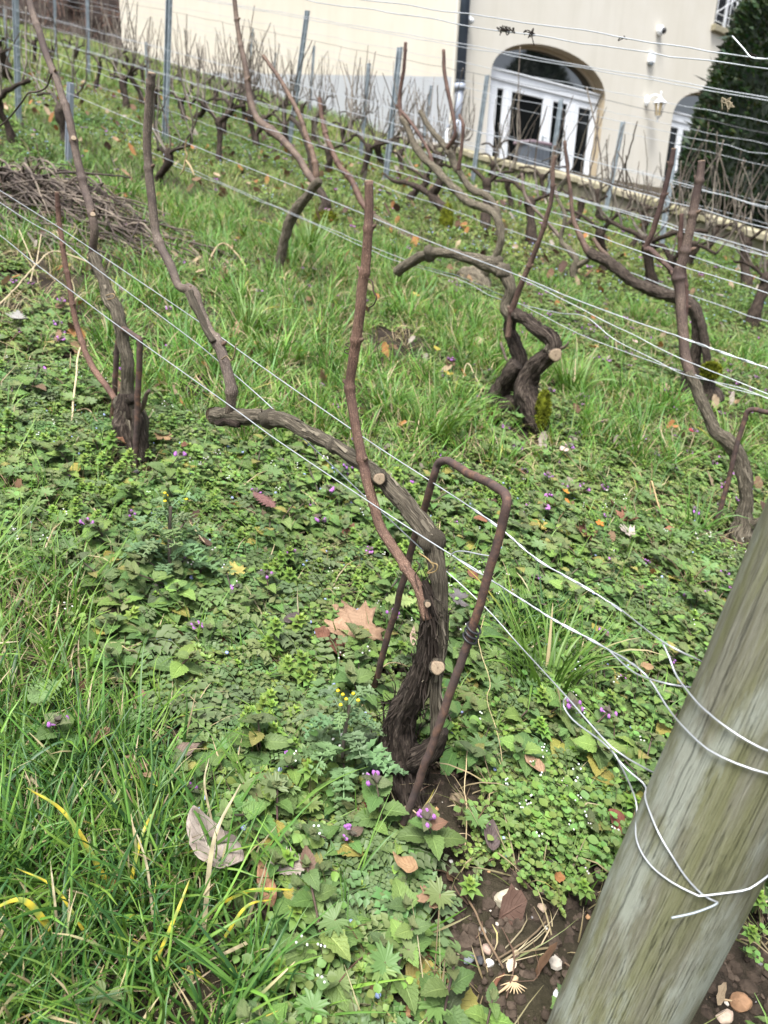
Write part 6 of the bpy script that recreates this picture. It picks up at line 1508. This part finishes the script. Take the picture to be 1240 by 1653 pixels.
# crumbs of earth and fine gravel on the bare places (nobody could count them)
gm_, cm_ = M(), M(); rs = np.random.default_rng(77); tt = []
for k in range(5):
    t = M(); blob(t, [0, 0, 0], 1, 1, .75, 6, 8, .5, k, fr=1.6); tt.append(t.data())
P = sample(.6, 2.4, 9000, 60); g, b, X, Y, Z = fields(P); sel = b > .10; P = P[sel]
n_ = len(P); sz = np.exp(rs.normal(-5.75, .6, n_)).clip(0, .011); big = rs.random(n_) < .06
def scat(mbo, temps, pos, s, c):
    pk = rs.integers(len(temps), size=len(pos))
    for k, (v, f, u, _) in enumerate(temps):
        q = np.flatnonzero(pk == k); V = v[None] * s[q, None, None] + pos[q][:, None]; mbo.add(V.reshape(-1, 3), (f[None] + (np.arange(len(q)) * len(v))[:, None, None]).reshape(-1, 4), np.tile(u, (len(q), 1)), np.repeat(c[q], len(v), 0))
peb = rs.random(n_) < .085
pal = np.array([(.5, .45, .38), (.36, .27, .2), (.62, .6, .55), (.42, .24, .12), (.18, .17, .17)])
scat(cm_, tt, P[~peb], sz[~peb] * 1.2, np.repeat(rs.uniform(.7, 1.3, ((~peb).sum(), 1)), 3, 1))
scat(gm_, tt, P[peb] + [0, 0, .001], sz[peb] * 1.05, pal[rs.integers(5, size=peb.sum())])
tag(build('soil_crumbs', cm_, simple('earth_crumbs', (.060, .045, .034), .95, 0, .3, 80, .002, .1, 200, True), origin=(0, 0, 0), smooth=False), 'dark crumbs of earth on the bare patches', 'soil', kind='stuff')
tag(build('gravel', gm_, simple('gravel', (.9, .9, .9), .8, 0, .15, 90, usetint=True), origin=(0, 0, 0), smooth=False), 'fine pale and brown gravel scattered on the bare soil', 'gravel', kind='stuff')

# dry stalks and litter strands (uncountable)
lm = M(); P = sample(.6, 2.6, 260, 60); g, b, X, Y, Z = fields(P)
for p, bb_ in zip(P, b):
    if rs.random() > .22 + .25 * (bb_ > .15): continue
    a = rs.random() * 6.28; L = rs.uniform(.02, .09); d = np.array([math.cos(a), math.sin(a), 0]); n3 = rs.normal(size=3) * [.3, .3, .1] * L
    e = p + d * L; e[2] = terrain(e[0], e[1]) + rs.uniform(.004, .02); r_ = rs.uniform(.0006, .0016); cc = np.array([(.8, .7, .6), (.35, .28, .25), (1.0, .95, .9), (.25, .18, .17), (.3, .25, .2)][rs.integers(5)])
    tube(lm, [[*(p + [0, 0, .006]), r_], [*((p + e) / 2 + n3 + [0, 0, .01]), r_], [*e, r_ * .6]], 7, 5, cap=False, c=cc)
tag(build('plant_litter', lm, MT['straw'], origin=(0, 0, 0)), 'dry stalks, rootlets and bits of twig lying among the weeds', 'litter', kind='stuff')

def twig(pts, r, label, c=(1, 1, 1), h=.02, mat='straw', side=()):
    """lying stick: pts picture anchors with height above the ground"""
    c = np.asarray(c) * .72; r = r * .85
    mb = M(); P = [[*GT(q[0], q[1], q[2] if len(q) > 2 else h), r * (q[3] if len(q) > 3 else 1)] for q in pts]
    tube(mb, P, len(pts) * 10, 7, rough=.2, c=c, rj=.002)
    for s in side: P = [[*GT(q[0], q[1], q[2] if len(q) > 2 else h), r * .7] for q in s]; tube(mb, P, len(s) * 8, 6, rough=.2, c=c)
    return tag(build('twig', mb, MT[mat]), label, 'twig')
twig([(-20, 520, .02), (25, 490, .05), (62, 460, .08), (90, 445, .10), (130, 452, .09), (150, 458, .08)], .0035, 'whitish branched twig lying on bare soil at the left edge', (1.5, 1.5, 1.45), side=[[(60, 462, .08), (45, 440, .12), (36, 420, .13)], [(62, 460, .08), (72, 432, .14)], [(58, 464, .08), (52, 480, .06)]])
twig([(117, 697, .03), (128, 662, .10), (135, 638, .14), (150, 632, .14)], .0032, 'pale bent stick standing in the weeds left of the slim vine', (1.6, 1.6, 1.5))
twig([(125, 680, .03), (145, 684, .04), (165, 702, .02)], .002, 'short pale stalk arching beside the pale bent stick', (1.4, 1.3, 1.2))
twig([(334, 437, .02), (350, 425, .08), (365, 422, .09), (385, 432, .06), (402, 445, .02)], .005, 'pale arched stalk lying in grass left of the black stump', (1.2, 1.1, 1))
twig([(742, 1445, .012), (765, 1490, .02), (790, 1540, .018), (812, 1572, .01)], .0019, 'brown thin stick lying diagonally on soil by the large stone', (.55, .45, .4))
twig([(800, 1560, .01), (840, 1535, .012), (880, 1500, .015)], .0017, 'grey-brown straight stick on the soil crossing toward the post', (.45, .4, .36))
twig([(790, 1625, .02, 1.6), (800, 1600, .02, 1.3), (812, 1585, .015, .8)], .0024, 'reddish stem stub rising from the soil at the bottom', (.5, .25, .2))
twig([(750, 1250, .05), (748, 1300, .04), (752, 1340, .03), (748, 1392, .02)], .0012, 'long thin cream stalk running down right of the near vine foot', (1.5, 1.4, 1.2))
twig([(775, 1062, .1), (768, 1100, .09), (785, 1160, .08), (782, 1180, .07), (800, 1230, .05), (815, 1275, .02)], .0009, 'wispy pale dead tendril trailing down right of the big hoop', (1.4, 1.4, 1.1))
twig([(1048, 830, .02), (1044, 825, .1), (1060, 850, .06), (1090, 875, .03)], .003, 'bent straw-coloured stalk among brown leaves', (1.2, 1.05, .8))
twig([(745, 625, .02), (752, 618, .08), (765, 630, .06), (782, 650, .02)], .0025, 'pale bent stalk left of the foot of the gnarled vine', (1.6, 1.6, 1.5))
twig([(570, 1140, .06), (590, 1150, .07), (625, 1130, .08), (655, 1112, .05)], .0014, 'thin beige stalk lying against the near trunk', (1.4, 1.3, 1.1))

# scraps of last year's leaves everywhere in the turf
sm = M(); st_ = []
for k in range(6):
    t = M(); leaf(t, .03, .018 + .003 * k, 6, 'oval', .2, rg.uniform(-.5, .8), .15, (0, -.015, .006), 0, rg.normal() * .5, (1, 1, 1), rg.normal() * .6); st_.append(t.data())
def scraps(z0, z1, dens, s0, s1, lift):
    P = sample(z0, z1, dens, 120); n = len(P); cc = np.array([(.17, .10, .06), (.26, .17, .10), (.10, .06, .045), (.34, .26, .17), (.30, .26, .22), (.30, .14, .05)])[rs.integers(6, size=n)] * rs.uniform(.7, 1.2, (n, 1))
    P[:, 2] += rs.uniform(.2, 1, n) * lift
    pk = rs.integers(6, size=n); a = rs.random(n) * 6.28; s = rs.uniform(s0, s1, n); tl = rs.normal(size=(n, 2)) * .6
    for k, (v, f, u, _) in enumerate(st_):
        q = np.flatnonzero(pk == k); ca, sa = np.cos(a[q])[:, None], np.sin(a[q])[:, None]
        X = (ca * v[:, 0] - sa * v[:, 1]) * s[q, None]; Y = (sa * v[:, 0] + ca * v[:, 1]) * s[q, None]; Z = v[:, 2] * s[q, None] + X * tl[q, 0:1] + Y * tl[q, 1:2] + GX * X + GY * Y
        sm.add((np.stack([X, Y, Z], -1) + P[q][:, None]).reshape(-1, 3), (f[None] + (np.arange(len(q)) * len(v))[:, None, None]).reshape(-1, 4), np.tile(u, (len(q), 1)), np.repeat(cc[q], len(v), 0))
scraps(.6, 2.3, 60, .5, 1.2, .03); scraps(2.3, 5.2, 45, .7, 1.6, .05); scraps(5.2, 12, 12, 1.2, 2.6, .09)
tag(build('leaf_litter', sm, MT['dry'], origin=(0, 0, 0)), 'small brown and tan scraps of dead leaves caught in the turf', 'leaf litter', kind='stuff')

# heap of pruned canes
hp_ = M(); rh = np.random.default_rng(5); c0 = G(92, 350); dx = nrm(G(250, 395) - G(-10, 290))
perp = nrm(np.cross(dx, NW))
for k in range(330):
    f = rh.normal() * .40; g_ = rh.normal() * .24; L = rh.uniform(.25, .85); a = rh.normal() * .38; d = nrm(dx * math.cos(a) + perp * math.sin(a)); p = c0 + dx * f + perp * g_
    env = max(0, .26 * math.exp(-(f / .55) ** 2 - (g_ / .30) ** 2)); z = rh.uniform(.005, .02 + env)
    s = p - d * L / 2; e = p + d * L / 2; m_ = p + perp * rh.normal() * .05 + UP * rh.uniform(0, .05)
    for q in (s, e): q[2] = max(q[2], GX * q[0] + GY * q[1])
    r_ = rh.uniform(.0028, .0068); cc = np.array([(.8, .85, .85), (1.15, 1.25, 1.25), (.5, .5, .5), (1.7, 1.85, 1.8)][rh.integers(4)])
    tube(hp_, [[*(s + UP * z * .6), r_], [*(m_ + UP * z), r_], [*(e + UP * z * rh.uniform(.2, 1.2)), r_ * .6]], 22, 6, nodes=nodes_at(L, .09, k), c=cc, rj=.006)
for k in range(26):
    f, g_ = rh.normal() * .4, rh.normal() * .2; p = c0 + dx * f + perp * g_ + UP * .06; pts = [p]
    d = nrm(rh.normal(size=3) * [1, 1, .3])
    for q in range(5): d = nrm(d + rh.normal(size=3) * .6); pts.append(pts[-1] + d * .06)
    for q in pts: q[2] = max(q[2], GX * q[0] + GY * q[1] + .02)
    tube(hp_, [[*q, .0025] for q in pts], 26, 5, c=(2, 1.8, 1.7))
tag(build('pruned_canes', hp_, MT['cane'], origin=c0), 'tangled heap of pruned purplish-brown canes dumped in the grass', 'brush heap', kind='stuff')

# ------------------------------------------------------------------ plants that stand out
def placed(name, data, px, py, h, sc, label, cat, mat, yaw=0., tilt=(0, 0), solid=None):
    v, f, u, c = data; p = GT(px, py, h); V = v * sc; V = np.stack([V[:, 0] + tilt[0] * V[:, 2], V[:, 1] + tilt[1] * V[:, 2], V[:, 2]], 1) @ rotm((0, 0, 1), yaw).T; V[:, 2] += GX * V[:, 0] + GY * V[:, 1]
    mb = M().add(V + p, f, u, c); o = build(name, mb, MT[mat]); tag(o, label, cat); return o
rg = np.random.default_rng(9)
for i, (x, y, h, s, lb) in enumerate([
 (616, 1368, .07, 1.15, 'purple dead-nettle with the brightest pink flowers, just below the near vine foot'), (695, 1392, .06, 1.05, 'purple dead-nettle with few flowers right of the brightest one'),
 (880, 1178, .05, 1.2, 'purple dead-nettle in bloom before the grass tuft near the wire loop'), (612, 1035, .05, 1.0, 'purple dead-nettle in bloom on the large tan leaf'),
 (50, 660, .04, 1.3, 'purple dead-nettle in bloom left of the slim vine'), (85, 1235, .04, 1.1, 'purple dead-nettle in the grass at the lower left edge'),
 (270, 790, .05, 1.1, 'purple dead-nettle in bloom above the far groundsel'), (525, 1590, .045, 1.3, 'dusky dead-nettle with no petals at the bottom edge'),
 (437, 1000, .04, 1., 'purple dead-nettle left of the dark curled leaf')]):
    placed('dead_nettle', t_nettle(.07, i != 7, 12), x, y, h * .3, s, lb, 'dead-nettle', 'nettle', rg.random() * 6)
for i, (x, y, s, lb) in enumerate([(500, 1310, 1.5, 'fresh light green rosette left of the near vine foot'), (935, 1478, 1.3, 'fresh green rosette left of the post among round-leaved cress'), (755, 1470, 1.4, 'bright green rosette standing by the large stone'), (480, 1540, 1.6, 'bright green rosette at the bottom beside long grass'), (1215, 1490, 1.4, 'green rosette right of the wooden post'), (1200, 1560, 1.2, 'lower green rosette right of the wooden post'), (905, 1335, 1.2, 'green rosette among cress between hoop and post')]):
    placed('speedwell', t_whorl(), x, y, .02, s, lb, 'weed', 'leaf', rg.random() * 6)
for i, (x, y, s, n_, lb) in enumerate([(590, 1560, 1.2, 4, 'cut-leaved cranesbill with grey-green leaves at the bottom centre'), (700, 1590, 1.2, 4, 'cut-leaved cranesbill beside the bare soil at the bottom'), (835, 672, 1.9, 9, 'pale lobed leaves clustered at the foot of the gnarled vine'), (790, 690, 1.5, 6, 'lobed weed left of the gnarled vine foot'), (1110, 960, 1.6, 8, 'lobed green leaves left of the wooden post top'), (1150, 1000, 1.4, 6, 'lobed weed tuft touching the wooden post edge'), (1060, 920, 1.3, 6, 'lobed weed near the pale grey dead leaf')]):
    placed('cranesbill', t_lobed(n_), x, y, .02, s, lb, 'weed', 'leaf', rg.random() * 6)
def groundsel(px, py, sc, label):
    base = GT(px, py, -.005); t = thing('groundsel', label, 'groundsel', base); fr_ = (.115, .18, .085); H = .13 * sc
    sb = M(); top = base + UP * H + np.array([.008, 0, 0]); stalk(sb, [base, base + UP * H * .5, top], .0025 * sc, (.16, .13, .11), 7, 8); 
    heads = [top + np.array([rg.normal() * .012, rg.normal() * .01, rg.uniform(0, .014)]) * sc for _ in range(6)]
    for q in heads: stalk(sb, [base + UP * H * .75, (top + q) / 2, q], .0009, (.12, .15, .07), 4, 5)
    build('stem', sb, MT['leaf'], t)
    lb = M()
    for k in range(17):
        f = .12 + .80 * k / 16; p = base + UP * H * f; az = k * 2.4; L = .075 * sc * (1 - .5 * f) * rg.uniform(.8, 1.2); d = np.array([math.cos(az), math.sin(az), 0]); s = np.array([-d[1], d[0], 0]); c = jig(fr_, .12)
        arc = lambda g: p + d * L * g + UP * L * (.45 * math.sin(g * 2.6) )
        stalk(lb, [arc(g) for g in np.linspace(0, 1, 6)], .0011 * sc, np.array(c) * 1.25, 4, 9)
        for g in np.linspace(.18, 1, 8):
            w_ = L * .24 * (1.25 - abs(g - .6))
            for sg in (-1, 1):
                o = arc(g); dirn = s * sg * .85 + d * .55; an = math.atan2(-dirn[0], dirn[1])
                leaf(lb, w_, w_ * .5, 5, 'oval', .3, .1, .35, o, an, rg.normal() * .35 + .15, c); leaf(lb, w_ * .6, w_ * .4, 3, 'oval', .3, .1, .3, o + dirn * w_ * .4, an + sg * .8, rg.normal() * .3 + .2, c)
    build('leaf_spray', lb, MT['leaf'], t)
    for q in heads:
        hb = M(); tube(hb, [[*(q - UP * .001), .0015 * sc], [*(q + UP * .004 * sc), .0026 * sc], [*(q + UP * .008 * sc), .0022 * sc]], 6, 8, c=(.12, .17, .06)); blob(hb, q + UP * .0085 * sc, .0026 * sc, .0026 * sc, .0018 * sc, 5, 8, .3, c=(.62, .48, .02)); build('flower_head', hb, MT['leaf'], t)
groundsel(552, 1272, 1.25, 'frosty grey-green groundsel with yellow buds left of the near vine foot')
groundsel(277, 950, 1.45, 'feathery pale groundsel with yellow buds among weeds at the left centre')
# broad tuft of grass by the second hoop leg
for i, (x, y, sc, n_, lb) in enumerate([(880, 1115, 1.15, 60, 'broad bright grass tuft between the big hoop and the wooden post'), (425, 1320, .85, 9, 'thin dark grass tuft standing alone in the weeds'), (700, 715, 1.2, 60, 'tall grass tuft behind the long arm of the near vine'), (920, 640, 1.3, 70, 'thick grass tuft right of the gnarled vine'), (400, 545, 1.3, 60, 'grass tuft behind the small left hoop wires'), (500, 420, 1.6, 70, 'dense grass tuft right of the leaning stem'), (1180, 750, 1.2, 50, 'grass tuft behind the rod of the far hoop'), (640, 470, 1.3, 40, 'grass tuft right of the tall cut cane')]):
    d_ = t_grass(n_, (.12, .24), (.004, .0075), .045, ((.10, .18, .035), (.13, .22, .045), (.085, .16, .03)), 8, .05, .25)
    placed('grass_tuft', d_, x, y, 0, sc, lb, 'grass tuft', 'blade')
